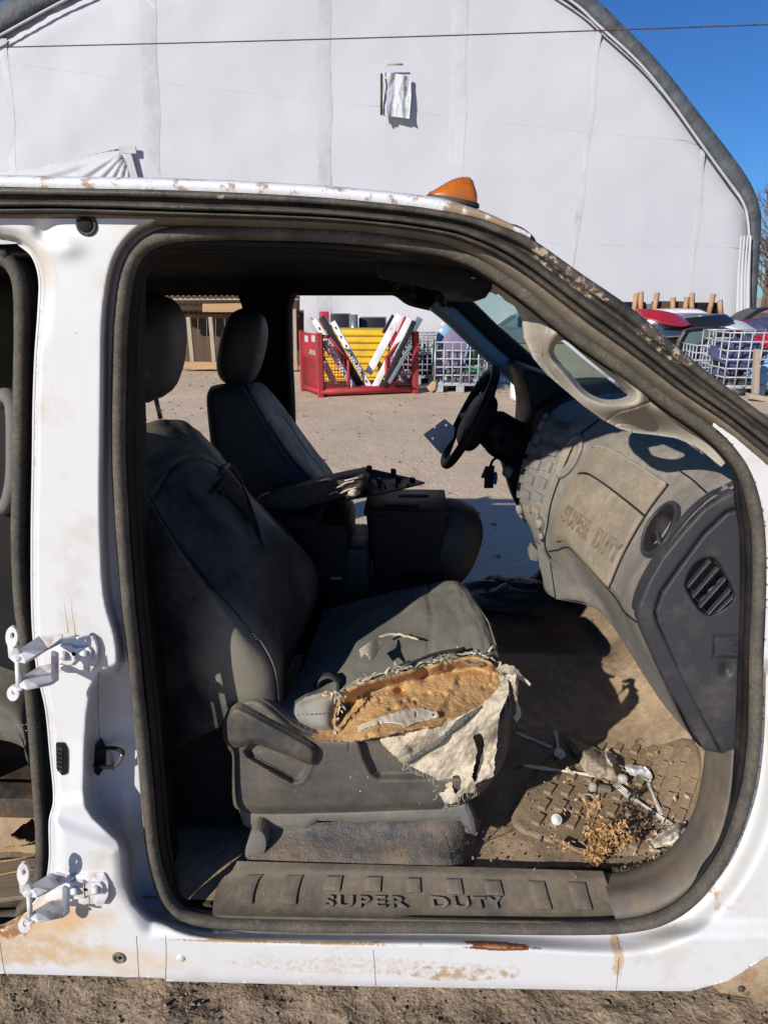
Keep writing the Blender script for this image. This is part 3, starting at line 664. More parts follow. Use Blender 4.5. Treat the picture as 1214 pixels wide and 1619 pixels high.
# corner trim from sill plate up to the kick panel
CO = [(975, 1460), (1020, 1452), (1075, 1425), (1115, 1382), (1142, 1325), (1157, 1260), (1163, 1185)]
CM = [(962, 1420), (1010, 1412), (1060, 1390), (1098, 1350), (1122, 1300), (1138, 1250), (1145, 1188)]
CI = [(950, 1379), (995, 1376), (1045, 1354), (1080, 1318), (1100, 1275), (1110, 1230), (1116, 1175)]
CT = Loft([[P(*o, .075), P(*(np.array(o)*.75+np.array(m_)*.25), .062), P(*m_, .095), P(*(np.array(m_)*.5+np.array(i_)*.5), .14), P(*i_, .20), P(*i_, .30)] for o, m_, i_ in zip(CO, CM, CI)])
CT.obj('kick_panel_trim', mat('kick_trim_plastic', (.12, .117, .11), .5, dust=(.25, .18, .115), amt=.52, ds=12, dsoft=.35, bump=.25, bs=300, spot=(.30, .13, .05), samt=.2, ss=22), cab, 40, 30)
# rubber mat with lugs
MATO = [(815, 1312), (812, 1275), (835, 1235), (870, 1190), (905, 1160), (990, 1150), (1075, 1158), (1107, 1185), (1110, 1260), (1085, 1318), (1040, 1350), (960, 1352), (880, 1336)]
rm = hfield('floor_mat', crv(MATO, 4, True), [], lambda x, y, d: .322-.010*np.exp(-(np.minimum(d, 0)/4.)**2)+.004*(vn(x, y, 60, 2, 4)-.5)+.10*sst(1010, 1120, x)*sst(1330, 1150, y), 4.0, M['matr'], cab, mode='Z')
lug = None
def lugmesh():
    v, f = box_data((0, 0, .002), (.042, .023, .013)); v[v[:, 2] > 0] *= np.array([.88, .82, 1]); return v, f
for i in range(9):
    for j in range(11):
        px = 842+27*j+9*i; py = 1322-24*i+2.2*j
        if sdpoly(np.array([px]), np.array([py]), MATO)[0] > -13: continue
        z = float(.322+.004*(vn(np.array([px]), np.array([py]), 60, 2, 4)[0]-.5)+.10*sst(1010, 1120, px)*sst(1330, 1150, py))
        p = PZ(px, py, z)
        if lug is None:
            v, f = lugmesh(); lug = mk('mat_rib', v, f, M['matr'], rm, smooth=False); o = lug
        else: o = lug.copy(); link(o, rm)
        tilt = math.atan(.10/.19)*float(sst(1020, 1060, px)*sst(1120, 1090, px)*sst(1330, 1250, py))*.9
        o.location = p; o.rotation_euler = (0, -tilt, math.radians(58))
# ================================================================== DASHBOARD
DS = [
 [(1160, 772, .12), (1128, 788, .10), (1096, 815, .10), (1058, 862, .10), (1022, 922, .10), (1008, 958, .10), (1008, 980, .10), (1018, 1004, .10), (1050, 1075, .10), (1112, 1184, .10)],
 [(1150, 748, .20), (1110, 770, .20), (1080, 800, .20), (1043, 850, .20), (1005, 910, .20), (988, 943, .20), (986, 962, .20), (1000, 990, .20), (1038, 1068, .20), (1106, 1176, .20)],
 [(1120, 722, .36), (1078, 745, .36), (1056, 770, .36), (1022, 816, .36), (988, 876, .36), (970, 918, .36), (966, 932, .36), (980, 965, .36), (1010, 1035, .36), (1050, 1110, .36)],
 [(1020, 680, .66), (985, 690, .66), (962, 712, .66), (937, 752, .66), (908, 805, .66), (894, 842, .66), (900, 862, .66), (920, 895, .66), (948, 945, .66), (972, 990, .66)],
 [(985, 663, .78), (948, 682, .78), (926, 710, .78), (905, 750, .78), (882, 800, .78), (872, 838, .78), (876, 862, .78), (895, 895, .78), (912, 925, .78), (930, 955, .78)],
 [(965, 650, .88), (930, 668, .88), (907, 688, .87), (887, 730, .86), (868, 785, .86), (862, 825, .86), (858, 862, .88), (870, 890, .9), (876, 920, .9), (884, 947, .9)],
 [(915, 640, 1.02), (884, 656, 1.02), (864, 676, 1.02), (844, 715, 1.01), (828, 765, 1.01), (826, 805, 1.01), (842, 838, 1.02), (848, 865, 1.03), (858, 895, 1.03), (868, 940, 1.03)],
 [(905, 632, 1.10), (876, 645, 1.10), (856, 668, 1.12), (840, 705, 1.14), (830, 760, 1.16), (832, 800, 1.16), (848, 835, 1.16), (852, 865, 1.16), (858, 890, 1.16), (862, 925, 1.16)],
 [(895, 612, 1.30), (860, 622, 1.30), (842, 640, 1.30), (838, 680, 1.30), (838, 725, 1.30), (840, 760, 1.30), (846, 790, 1.30), (850, 815, 1.30), (852, 840, 1.30), (856, 870, 1.30)],
 [(870, 606, 1.66), (846, 614, 1.66), (832, 630, 1.66), (828, 660, 1.66), (830, 700, 1.66), (836, 735, 1.66), (845, 760, 1.66), (850, 775, 1.66), (852, 790, 1.66), (856, 810, 1.66)]]
DR = []
for r in DS:
    q = PL(r); nr = len(DR) < 3; top = q[0]+np.array([.10 if nr else .16, .0, .055 if nr else .025]); top2 = q[0]+np.array([.42, 0, .10 if nr else .0]); bot = q[-1]+np.array([.10, .03, .05])
    DR.append(np.vstack([[top2], [top], q, [bot]]))
dl = Loft(DR)   # v: 0 far top, 1 top, 2..11 profile, 12 underneath
_U, _V = dl.grid(0, 6.9, 0, 12, 100, 130)
dash = mk('dashboard', dl(_U, _V).reshape(-1, 3), gridfaces(100, 130), M['dash'], cab)
_U, _V = dl.grid(6.9, 9, 0, 12, 30, 90)
mk('driver_dash_shaded', dl(_U, _V).reshape(-1, 3), gridfaces(30, 90), M['black'], dash)  # driver half coloured black in place of the roof's shade
near = np.vstack([DR[0][1:], ]); 
prism('dash_end', np.vstack([dl(0.0, np.linspace(1, 12, 60))+np.array([0, .012, 0])]), (0, .02, 0), M['cap'], dash)
# charcoal rim and end cap facing the door
RIM = [(1160, 776), (1140, 785), (1112, 803), (1080, 838), (1046, 880), (1022, 922), (1008, 958), (1007, 978), (1015, 1000), (1048, 1074), (1090, 1148), (1112, 1186), (1142, 1192), (1040, 985), (1035, 968), (1045, 935), (1075, 893), (1112, 843), (1148, 809), (1172, 802), (1168, 786)]
hfield('dash_end_rim', RIM, [], lambda x, y, d: .088+.008*np.exp(-(np.minimum(d, 0)/2.5)**2)+.02*(vn(x,y,400,2,2)-.5)*0, 2.4, M['cap'], dash, thick=.02)
CAP = [(1173, 803), (1149, 811), (1113, 845), (1076, 895), (1047, 937), (1037, 966), (1040, 984), (1082, 1083), (1142, 1191), (1166, 1193), (1176, 1057), (1174, 960)]
VH = crv([(1119, 884), (1131, 887), (1146, 911), (1158, 938), (1152, 953), (1132, 967), (1119, 970), (1105, 960), (1090, 936), (1086, 922), (1093, 904), (1106, 889)], 3, True)
FUSE = [(1130, 1006), (1180, 1006), (1180, 1041), (1128, 1040)]
def capd(x, y, d):
    h = sdpoly(x, y, VH); fu = sdpoly(x, y, FUSE)
    Y = .086+.006*np.exp(-(np.minimum(d, 0)/1.8)**2)+.012*(1-sst(-1, 5, h))
    Y = Y+.004*np.exp(-(fu/1.6)**2)-.003*sst(0, -4, fu)+.012*np.exp(-(((x-1148)/9)**2+((y-1058)/11)**2))
    return Y+.0015*np.sin((y-800)*.012)
cap_ = hfield('end_cap', CAP, [VH], capd, 1.7, M['cap'], dash, thick=.012)
mk('vent_cavity', PL(VH, .135), [tuple(range(len(VH)))], M['void'], cap_, smooth=False)
for k in range(3): ellipsoid('vent_duct', P(1108+k*18, 945-k*12, .125), (.016, .01, .011), M['cap'], cap_, nu=8, nv=10)
for (a, b) in [((1086, 928), (1122, 885)), ((1094, 944), (1134, 897)), ((1105, 960), (1146, 914)), ((1118, 971), (1154, 931)), ((1133, 967), (1158, 943))]:
    A, B = P(*a, .096), P(*b, .096); d = B-A; L_ = np.linalg.norm(d)
    bbox('vent_slat', (A+B)/2, (L_, .014, .0035), M['cap'], cap_, R=frame(d, (0, 1, -.15)), bev=.0012, seg=1)
for k in range(3): tube('fuse_mark', [P(1136, 1012+k*9, .0815), P(1172, 1012+k*9, .0815)], .0007, M['cap'], cap_, n=5)
tube('fuse_mark', [P(1140, 1032, .081), P(1168, 1014, .081)], .0010, M['cap'], cap_, n=5)
# glove box door, upper bin door, lettering
gu0, gu1 = 2.03, 3.55
gd_ = dl.patch('glove_box_door', gu0, gu1, 5.05, 7.85, .008, .012, M['glove'], dash, 60, 44, rnd=.35)
ud_ = dl.patch('upper_bin_door', gu0, gu1, 3.98, 4.98, .008, .012, M['glove'], dash, 26, 12, rnd=.35)
tube('bin_edge', [dl(u, 3.96)+dl.nrm(u, 3.96)*.006 for u in np.linspace(gu0, gu1, 14)], .0028, M['trim'], ud_, n=6)
a = search(dl, 893, 808); b = search(dl, 982, 893)
tx = text_verts('SUPER  DUTY', 1, 1, 1)
def search_in(L, px, py, u0, u1, v0, v1):
    U, V = L.grid(u0, u1, v0, v1, 200, 160); X = L(U, V)-_c; z = X@_f; k = np.argmin((CX+FPX*(X@_r)/z-px)**2+(CY-FPX*(X@_u)/z-py)**2); return U.ravel()[k], V.ravel()[k]
ts_ = np.linspace(0, 1, 12); uv_ = np.array([search_in(dl, 893+84*t, 824+70*t, 1.9, 3.5, 5.2, 8.0) for t in ts_]); uv_ = np.stack([np.convolve(np.r_[2*uv_[0, k]-uv_[1, k], uv_[:, k], 2*uv_[-1, k]-uv_[-2, k]], [.25, .5, .25], 'valid') for k in (0, 1)], 1)
TU = np.interp(tx[0][:, 0], ts_, uv_[:, 0]); TV = np.interp(tx[0][:, 0], ts_, uv_[:, 1])-.60*tx[0][:, 1]
sgn = dl.sg
letters(dl(TU, TV)+dl.nrm(TU, TV)*(sgn*(.0115+.0030*tx[0][:, 2]))[:, None], tx[0], tx[1], mat('raised_lettering', (.15, .13, .105), .5, dust=(.34, .27, .19), amt=.6, ds=40, bump=0), gd_)
def outline(L, u0, u1, v0, v1, off, r, m, par, nm='panel_gap'):
    q = [(u, v0) for u in np.linspace(u0, u1, 20)]+[(u1, v) for v in np.linspace(v0, v1, 20)[1:]]+[(u, v1) for u in np.linspace(u1, u0, 20)[1:]]+[(u0, v) for v in np.linspace(v1, v0, 20)[1:-1]]
    u, v = np.array(q).T; tube(nm, L(u, v)+L.nrm(u, v)*L.sg*off, r, m, par, n=6, closed=True)
outline(dl, gu0-.02, gu1+.02, 3.95, 7.88, .001, .0028, M['void'], dash)
tube('panel_gap', [dl(u, 3.05)+dl.nrm(u, 3.05)*sgn*.0015 for u in np.linspace(.6, 2.0, 24)], .002, M['void'], dash, n=6)
tube('panel_gap', [dl(u, 8.25)+dl.nrm(u, 8.25)*sgn*.001 for u in np.linspace(.1, 4.6, 50)], .002, M['void'], dash, n=6)
tube('panel_gap', [dl(4.72, v)+dl.nrm(4.72, v)*sgn*.002 for v in np.linspace(2.6, 8.6, 40)], .0025, M['void'], dash, n=6)
tube('panel_gap', [dl(u, 5.015)+dl.nrm(u, 5.015)*sgn*.004 for u in np.linspace(gu0, gu1, 24)], .0022, M['void'], dash, n=6)
# round vent on the right of the glove box
def ring_on(L, px, py, rx, ry, name, m, par, rad=.005, lift=.004, uv=None):
    sgn = L.sg
    U, V = L.grid(0, L.n-1, 0, L.m-1, 200, 160); X = L(U, V)-_c; z = X@_f; x = CX+FPX*(X@_r)/z; y = CY-FPX*(X@_u)/z
    msk = np.ones_like(x, bool)
    pts = []
    for a in np.linspace(0, 2*np.pi, 22, endpoint=False):
        ca, sa = math.cos(a), math.sin(a); qx = px+rx*ca*math.cos(.45)-ry*sa*math.sin(-.45)*-1; qy = py+rx*ca*math.sin(-.45)*-1*0+ry*sa
        k = np.argmin((x-qx)**2+(y-qy)**2); pts.append(L(U.ravel()[k], V.ravel()[k])+sgn*L.nrm(U.ravel()[k], V.ravel()[k])*lift)
    pts = np.array(pts); pts = (np.roll(pts, 1, 0)+pts*2+np.roll(pts, -1, 0))/4
    o = tube(name, pts, rad, m, par, n=8, closed=True); c = pts.mean(0)
    return o, pts, c
def plate_in(pts, c, name, m, par, inset=1.0, off=0.0):
    q = c+(pts-c)*inset; n = np.cross(q[5]-c, q[0]-c); n /= np.linalg.norm(n); n *= np.sign(n@(_c-c))
    return mk(name, np.vstack([q+n*off, [c+n*(off-.012)]]), [(i, (i+1) % len(q), len(q)) for i in range(len(q))], m, par)
o, pts, c = ring_on(dl, 1046, 838, 24, 42, 'round_vent', M['cap'], dash, .006)
plate_in(pts, c, 'vent_bowl', M['void'], o, .95, .002)
ellipsoid('vent_ball', c+sgn*dl.nrm(1.2, 5)*-.012, (.030, .028, .040), M['black'], o, nu=14, nv=20)
tube('vent_blade', [pts[3]*.8+c*.2, c+sgn*dl.nrm(1.2, 5)*.008, pts[14]*.8+c*.2], .0035, M['cap'], o, n=6)
o, pts, c = ring_on(dl, 903, 722, 15, 32, 'centre_vent', M['dash'], dash, .006, .006)
plate_in(pts, c, 'vent_face', M['glove'], o, .95, .004)
# centre stack: buttons, knobs
def key(px, py, w, h, name='button', lift=.006, m=None):
    u0, v0 = search(dl, px-w/2, py); u1, v1 = search(dl, px+w/2, py+0)
    u, v = search(dl, px, py); du = w*.0068; dv = h*.019
    return dl.patch(name, u-du, u+du, v-dv, v+dv, lift, .006, m or M['dash'], stack, 5, 5, rnd=.3)
stack = dl.patch('radio_panel', 4.95, 6.7, 3.15, 8.6, .004, .006, M['dash'], dash, 20, 30, rnd=.4)
for (u, v, du, dv, mm) in [(5.7, 3.7, .42, .22, 'screen'), (6.35, 4.0, .16, .22, 'dash'), (5.3, 4.35, .16, .15, 'dash'), (5.7, 4.35, .16, .15, 'dash'), (6.1, 4.55, .16, .15, 'dash'),
                       (5.3, 4.8, .13, .13, 'dash'), (5.65, 4.85, .13, .13, 'dash'), (6.0, 4.95, .13, .13, 'dash'), (6.4, 4.95, .13, .2, 'dash'), (5.3, 5.25, .13, .13, 'dash'), (5.65, 5.3, .13, .13, 'dash'), (6.0, 5.4, .13, .13, 'dash'), (6.4, 5.5, .13, .2, 'dash'),
                       (5.3, 5.7, .14, .12, 'dash'), (5.7, 5.75, .14, .12, 'dash'), (6.1, 5.85, .14, .12, 'dash'), (6.45, 6.1, .12, .16, 'dash'), (5.3, 6.15, .14, .12, 'dash'), (5.7, 6.25, .14, .12, 'dash'), (6.1, 6.4, .14, .12, 'dash'), (5.3, 6.65, .10, .12, 'glove'), (5.6, 6.75, .10, .12, 'glove')]:
    dl.patch('button' if mm != 'screen' else 'radio_screen', u-du, u+du, v-dv, v+dv, (.014 if mm != 'screen' else .008), .012, M[mm], stack, 5, 5, rnd=0.0)
for (u, v, r, l) in [(6.0, 7.0, .017, .02), (5.15, 7.15, .016, .02), (6.5, 7.2, .017, .018), (6.55, 3.55, .012, .018), (5.0, 7.6, .011, .012)]:
    n = sgn*dl.nrm(u, v); c = dl(u, v); tube('knob', [c, c+n*l*.7, c+n*l*.9, c+n*l], [r, r*.95, r*.9, r*.6], M['dash'], stack, n=16)
    tube('knob_ring', [c+n*.004+frame(n)[:, 1]*r*1.35*math.cos(a)+frame(n)[:, 2]*r*1.35*math.sin(a) for a in np.linspace(0, 2*np.pi, 18, endpoint=False)], .002, M['cap'], stack, n=5, closed=True)
for k in (0, 1): tube('bracket_pin', [P(842, 806+k*9, 1.02), P(826, 808+k*9, 1.05)], .006, M['dash'], stack, n=6)
# ashtray pocket and lower centre panel
dl.patch('ashtray_door', 4.75, 5.7, 8.15, 9.25, .006, .008, M['grey'], dash, 8, 8, rnd=.4)
LP = PL([(848, 858), (868, 868), (880, 870), (905, 872), (930, 910), (957, 968), (918, 955), (878, 948), (862, 930), (852, 895)], .88)
prism('lower_centre_panel', LP, (.03, .17, .01), M['grey'], dash, bev=.006)
tube('panel_gap', PL([(866, 868), (872, 905), (878, 946)], .879), .0016, M['void'], dash, n=5)
prism('lower_panel_tab', PL([(842, 862), (852, 872), (850, 888), (838, 886), (836, 874)], .95), (0, .04, 0), M['grey'], dash, bev=.004)
# instrument cowl (dark, driver side)
IC = [[P(826, 592, y0), P(836, 582, y0), P(858, 590, y0), P(900, 612, y0), P(905, 640, y0)] for y0 in (1.22, 1.26)]
prism('instrument_cowl', crv(PL([(826, 592), (834, 584), (850, 588), (895, 606), (920, 622), (915, 655), (870, 690), (840, 720), (842, 660), (836, 622)], 1.22), 3, True), (0, .40, .0), M['black'], dash, bev=.012)
# steering wheel and column
nw = np.array([-math.cos(.46), 0, math.sin(.46)]); wc = P(742, 660, 1.42); FR = frame(nw, (0, 1, 0)); e1, e2 = FR[:, 1], FR[:, 2]
R_ = .190
sw = tube('steering_wheel', [wc+R_*(math.cos(a)*e1+math.sin(a)*e2) for a in np.linspace(0, 2*np.pi, 48, endpoint=False)], .0165, M['black'], cab, n=12, closed=True)
ellipsoid('airbag_pad', wc-nw*.03, (.045, .125, .11), M['black'], sw, R=FR, p=2.8)
for a in (.15, math.pi-.15, -1.05, -math.pi+1.05): tube('spoke', [wc-nw*.03+.06*(math.cos(a)*e1+math.sin(a)*e2), wc+R_*(math.cos(a)*e1+math.sin(a)*e2)], [.022, .013], M['black'], sw, n=8, flat=1.4)
tube('steering_column', crv([wc-nw*.05, wc-nw*.14, wc-nw*.30, wc-nw*.5], 5), np.interp(np.linspace(0, 1, 16), [0, .2, .5, 1], [.055, .075, .07, .07]), M['black'], cab, n=14)
ellipsoid('column_shroud', wc-nw*.17+np.array([0, 0, -.02]), (.10, .075, .07), M['black'], cab, R=FR, p=3)
tube('ignition_bezel', [P(806, 742, 1.33), P(801, 748, 1.30)], .018, M['trim'], cab, n=12)
tube('column_lever', [wc-nw*.14+e1*.02, wc-nw*.12-e1*.16+e2*.02], [.010, .008], M['black'], cab, n=8)
prism('column_lower_cover', PL([(795, 735), (830, 720), (842, 790), (832, 830), (812, 790)], 1.36), (0, .12, 0), M['black'], cab, bev=.01)
# ================================================================== HINGES, STRIKER, GRILLE
def hinge(name, dx, dy, sy, label=None):
    q = lambda x, y, Y: P(x+dx, (y-1040)*sy+1040+dy, Y)
    Yb = float(body_depth(np.array(110.+dx), np.array(1035.+dy), 0))
    bpts = [(84, 1012), (120, 1009), (146, 1007), (149, 1012), (153, 1024), (153, 1046), (148, 1056), (142, 1064), (134, 1064), (131, 1060), (118, 1060), (114, 1065), (92, 1064), (84, 1056)]
    base = prism(name, [q(x, y, Yb-.013) for x, y in bpts], (0, .009, 0), M['hinge'], cab, bev=.002)
    prism('hinge_plate', [q(x, y, Yb-.020) for x, y in [(92, 1022), (112, 1021), (116, 1026), (140, 1024), (144, 1030), (144, 1044), (118, 1046), (112, 1052), (92, 1052)]], (0, .008, 0), M['hinge'], base, bev=.002)
    if label: base['label'] = label
    pr = lambda nm, pts, vec, b=.0015: prism(nm, [q(*p) for p in pts], vec, M['hinge'], base, bev=b, auto=.25)
    pr('hinge_arm', [(22, 1046, -.085), (30, 1034, -.075), (62, 1010, -.01), (100, 1006, .0), (98, 1018, -.02), (76, 1028, -.03), (58, 1040, -.075), (40, 1050, -.09)], (0, 0, .006))
    pr('hinge_arm', [(30, 1086, -.085), (36, 1076, -.075), (62, 1058, -.02), (90, 1052, -.005), (88, 1076, -.05), (82, 1084, -.06), (60, 1088, -.08), (42, 1092, -.09)], (0, 0, .006))
    pr('hinge_web', [(80, 1030, -.055), (88, 1034, -.05), (88, 1078, -.05), (80, 1084, -.057)], (.004, .005, 0))
    tube('hinge_pin', [q(28, 1040, -.082), q(30, 1088, -.082)], .0050, M['hinge'], base, n=12)
    for (cx_, cy_, ry) in [(18, 1008, 17), (20, 1097, 12)]:
        th = np.linspace(0, 2*np.pi, 18, endpoint=False); out = [(cx_+dx+9.5*math.cos(a), (cy_-1040)*sy+1040+dy+ry*math.sin(a)) for a in th]
        hol = [(cx_+1.5+dx+3.4*math.cos(a), (cy_-3-1040)*sy+1040+dy+5*math.sin(a)) for a in th]
        hfield('hinge_tab', out, [hol], lambda x, y, d: -.088+0*x, 1.2, M['hinge'], base, thick=.006)
    pr('tab_neck', [(11, 1018, -.085), (24, 1018, -.085), (34, 1040, -.08), (24, 1050, -.085), (13, 1040, -.088)], (0, .006, 0))
    pr('tab_neck', [(13, 1092, -.088), (26, 1080, -.082), (34, 1084, -.08), (28, 1100, -.086)], (0, .006, 0))
    for (x, y) in [(100, 1037), (133, 1035)]: tube('bolt_head', [q(x, y, Yb-.019), q(x, y, Yb-.027)], [.0095, .0085], M['hinge'], base, n=6)
    tube('bolt_hole', [q(117, 1034, Yb-.0215), q(117, 1034, Yb-.0195)], .0042, M['void'], base, n=10)
    for (x, y) in [(28, 1040), (30, 1088)]: ellipsoid('pin_head', q(x, y, -.082), (.011, .011, .004), M['hinge'], base, nu=8, nv=12)
hinge('door_hinge', 0, 0, 1.0, 'upper white door hinge bolted to the pillar')
hinge('door_hinge', 18, 372, .92, 'lower white door hinge with rusty tab')
Yj = float(body_depth(np.array(165.), np.array(1200.), 0))
st = prism('door_striker', PL([(158, 1169), (166, 1184), (166, 1214), (155, 1228), (143, 1216), (143, 1190)], Yj-.008), (0, .006, 0), M['black'], cab, bev=.001)
q = crv([P(160, 1184, Yj-.008), P(178, 1183, Yj-.025), P(191, 1187, Yj-.03), P(193, 1194, Yj-.033), P(180, 1212, Yj-.03), P(150, 1211, Yj-.012)], 6)
tube('striker_loop', q, .0042, M['black'], st, n=8); tube('striker_bare_metal', q[-14:-2], .0045, M['steel'], st, n=8)
bolt = ellipsoid('bolt_head', P(157, 1186, Yj-.009), (.005, .003, .005), M['black'], st, nu=7, nv=10)
Yg = float(body_depth(np.array(97.), np.array(1200.), 0))
gr = prism('pressure_vent', PL([(88, 1176), (99, 1176), (105, 1186), (106, 1224), (98, 1227), (89, 1216)], Yg-.006), (0, .005, 0), M['black'], cab, bev=.001)
for k in range(6): bbox('vent_slat', P(95, 1184+k*7, Yg-.008), (.010, .004, .003), M['black_rub'], gr, R=frame((1, 0, -.3), (0, 1, 0)), bev=.0005, seg=1)
# rusty inner bracket at the front lower corner
prism('inner_fender_bracket', PL([(1125, 1560), (1175, 1515), (1262, 1462), (1262, 1600), (1180, 1578), (1140, 1572)], .10), (0, .02, 0), mat('rusty_bracket', (.42, .36, .26), .7, dust=(.30, .15, .06), amt=.6, ds=18, dsoft=.3, spot=(.12, .13, .06), samt=.3, ss=30, bump=.4), cab, bev=.004)
dome2 = ellipsoid('bolt_head', P(1172, 1565, .095), (.008, .005, .008), M['steel_dk'], cab, nu=8, nv=10)
# ================================================================== PASSENGER SEAT
seat = thing('passenger_seat', 'dusty front passenger seat nearest the door opening, its torn cushion baring orange foam', 'car seat', P(560, 1290, .45))
# rows: near-back, near-mid, near-front seam, front centre, far front, far back (bearing, bearing, depth)
BK = [
 [(255, 1180, .33), (352, 1150, .235), (440, 1140, .26), (450, 1085, .42), (462, 1040, .62), (474, 1005, .80), (425, 975, .86)],
 [(235, 1060, .32), (345, 1040, .215), (432, 1055, .25), (450, 1010, .42), (482, 972, .62), (497, 945, .80), (440, 905, .87)],
 [(220, 970, .31), (322, 950, .225), (388, 985, .262), (425, 930, .42), (470, 905, .62), (499, 900, .79), (430, 850, .87)],
 [(208, 880, .31), (275, 868, .235), (325, 915, .275), (380, 855, .43), (440, 842, .62), (480, 868, .78), (410, 805, .86)],
 [(196, 790, .33), (228, 778, .27), (262, 830, .31), (318, 778, .46), (372, 770, .62), (420, 812, .77), (375, 765, .85)],
 [(190, 730, .36), (207, 722, .32), (228, 765, .35), (285, 728, .48), (335, 725, .60), (378, 762, .74), (355, 735, .80)],
 [(188, 698, .40), (203, 690, .38), (215, 710, .40), (268, 688, .50), (312, 692, .58), (343, 716, .70), (335, 708, .74)],
 [(190, 682, .46), (205, 674, .45), (220, 672, .47), (262, 662, .53), (296, 668, .58), (318, 685, .66), (315, 690, .70)]]
BR = []
for r in BK:
    q = PL(r); b1 = q[-1]+np.array([-.10, -.02, .0]); b2 = (q[0]+q[-1])/2+np.array([-.10, .05, 0]); BR.append(np.vstack([q, [b1, b2]]))
bkl = Loft(BR, True)
def bkd(U, V):
    n = np.zeros(U.shape+(3,)); w = .003*np.sin(V*5+U*2)*np.exp(-((V-3.6)/1.2)**2)+.0035*(vn(U*1.0, V, .55, 4, 3)-.5)-.0014*np.abs(np.sin(U*7+2*V+3*vn(U, V, .8, 2, 5)))*np.exp(-((V-3)/1.0)**2)
    seam = -.007*np.exp(-((V-2.0)/.035)**2)-.005*np.exp(-((V-2.75)/.03)**2)*(U < 4.6)-.005*np.exp(-((U-4.75-.25*np.cos(V*2))/.045)**2)*((V > 1.95) & (V < 4.8))-.004*np.exp(-((U-4.35+.1*V)/.03)**2)*((V > .8) & (V < 2))
    return bkl.nrm(U, V)*((w+seam)*bks)[..., None]
bks = bkl.sg
M['lea'] = mat('worn_leather_sunlit_patch', (.021, .022, .026), .45, dust=(.12, .11, .09), amt=.2, ds=6, dsoft=.6, up=.15, spec=.3, var=.12, bump=.3, bs=330, fine=.12)
stain_or_sunlight(M['lea'], (.20, .185, .145), P(375, 1040, .23), (.12, .10, .19), 7, .12, .25, mx=.9)  # pale patch puts the sunlight on the side bolster into the colour
stain_or_sunlight(M['lea'], (.20, .185, .145), P(225, 690, .40), (.10, .16, .08), 9, .30, .25, mx=.6)  # dusty top strip, also paled where the sun falls
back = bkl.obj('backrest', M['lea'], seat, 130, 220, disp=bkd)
def on(L, u, v, off=0.0, sg=None): return L(u, v)+L.nrm(u, v)*(off*(L.sg if sg is None else sg))
tube('piping', [on(bkl, u, 2.02, .0005) for u in np.linspace(.2, 6.0, 60)], .0022, M['lea'], back, n=6)
for k in range(9):
    u = 1.62+k*.055; tube('stitch', [on(bkl, u, 1.93, .002), on(bkl, u+.02, 1.98, .002)], .0013, M['stitch'], back, n=4)
for k in range(7):
    v = 1.0+k*.10; tube('stitch', [on(bkl, 4.28-.05*k*.3, v, .001), on(bkl, 4.30-.05*k*.3, v+.05, .001)], .0011, M['stitch'], back, n=4)
# slash in the far bolster: dark gap with a lifted lip
g0, g1 = search(bkl, 362, 745), search(bkl, 420, 877)
SL = [(338, 775), (352, 750), (362, 738), (374, 752), (385, 772), (398, 812), (412, 850), (421, 878), (408, 852), (392, 822), (372, 795), (356, 783)]
def seatY(x, y, d=0):
    """depth of the backrest face at a bearing, by table"""
    return griddepth(bkl, x, y)
def griddepth(L, x, y):
    U, V = L.grid(0, L.n-1, 0, L.m-1, 160, 160); X = L(U, V)-_c; z = X@_f; px = (CX+FPX*(X@_r)/z).ravel(); py = (CY-FPX*(X@_u)/z).ravel(); yy = X[..., 1].ravel()+_c[1]
    fl = (L.nrm(U, V)*L.sg*(-X)).sum(-1).ravel() > 0
    px, py, yy = px[fl], py[fl], yy[fl]
    out = np.empty(np.shape(x)); xf, yf = np.ravel(x), np.ravel(y); o = out.ravel()
    for i in range(len(xf)):
        d = (px-xf[i])**2+(py-yf[i])**2; k = np.argpartition(d, 4)[:4]; w = 1/(d[k]+1); o[i] = (yy[k]*w).sum()/w.sum()
    return o.reshape(np.shape(x))
hfield('slash', crv(SL, 3, True), [], lambda x, y, d: griddepth(bkl, x, y)-.012+.004*np.exp(-(np.minimum(d, 0)/2)**2), 3, M['void'], back)
lipc = crv([(350, 745), (362, 736), (376, 752), (388, 778), (402, 815), (421, 876)], 5)
tube('torn_edge', P(lipc[:, 0], lipc[:, 1], griddepth(bkl, lipc[:, 0], lipc[:, 1])-.016), np.interp(np.linspace(0, 1, len(lipc)), [0, .3, 1], [.010, .007, .002]), M['lea'], back, n=7)
for (x, y) in [(338, 778), (345, 772), (352, 778), (366, 742)]: ellipsoid('torn_tuft', P(x, y, float(griddepth(bkl, np.array([x]), np.array([y]))[0])-.014), (.008, .006, .005), M['vinyl_dk'], back, disp=1.5, nu=8, nv=10, seed=x)
# headrest
hc = P(228, 548, .56)
hr = ellipsoid('headrest', hc, (.085, .15, .125), M['vinyl_dk'], seat, p=2.9, R=frame((1, .06, -.20), (0, 1, 0)), nu=30, nv=44, disp=.06)
tube('headrest_post', [P(208, 640, .50), P(219, 668, .50)], .006, M['steel'], hr, n=10)
tube('headrest_post', [P(246, 628, .64), P(254, 662, .64)], .006, M['steel'], hr, n=10)
ellipsoid('post_collar', P(217, 664, .50), (.022, .02, .008), M['black'], back)
M['hrdust'] = M['vinyl']
pt = crv([(214, 572), (215, 590), (214, 610), (211, 632)], 6)
for k in range(14):
    a = pt[k]; b = pt[k+1] if k+1 < len(pt) else pt[k]; c = P(a[0]+1, a[1], .415); tube('stitch', [c+np.array([-.003, 0, 0]), c+np.array([.004, -.001, .001])], .0011, M['stitch'], hr, n=4)
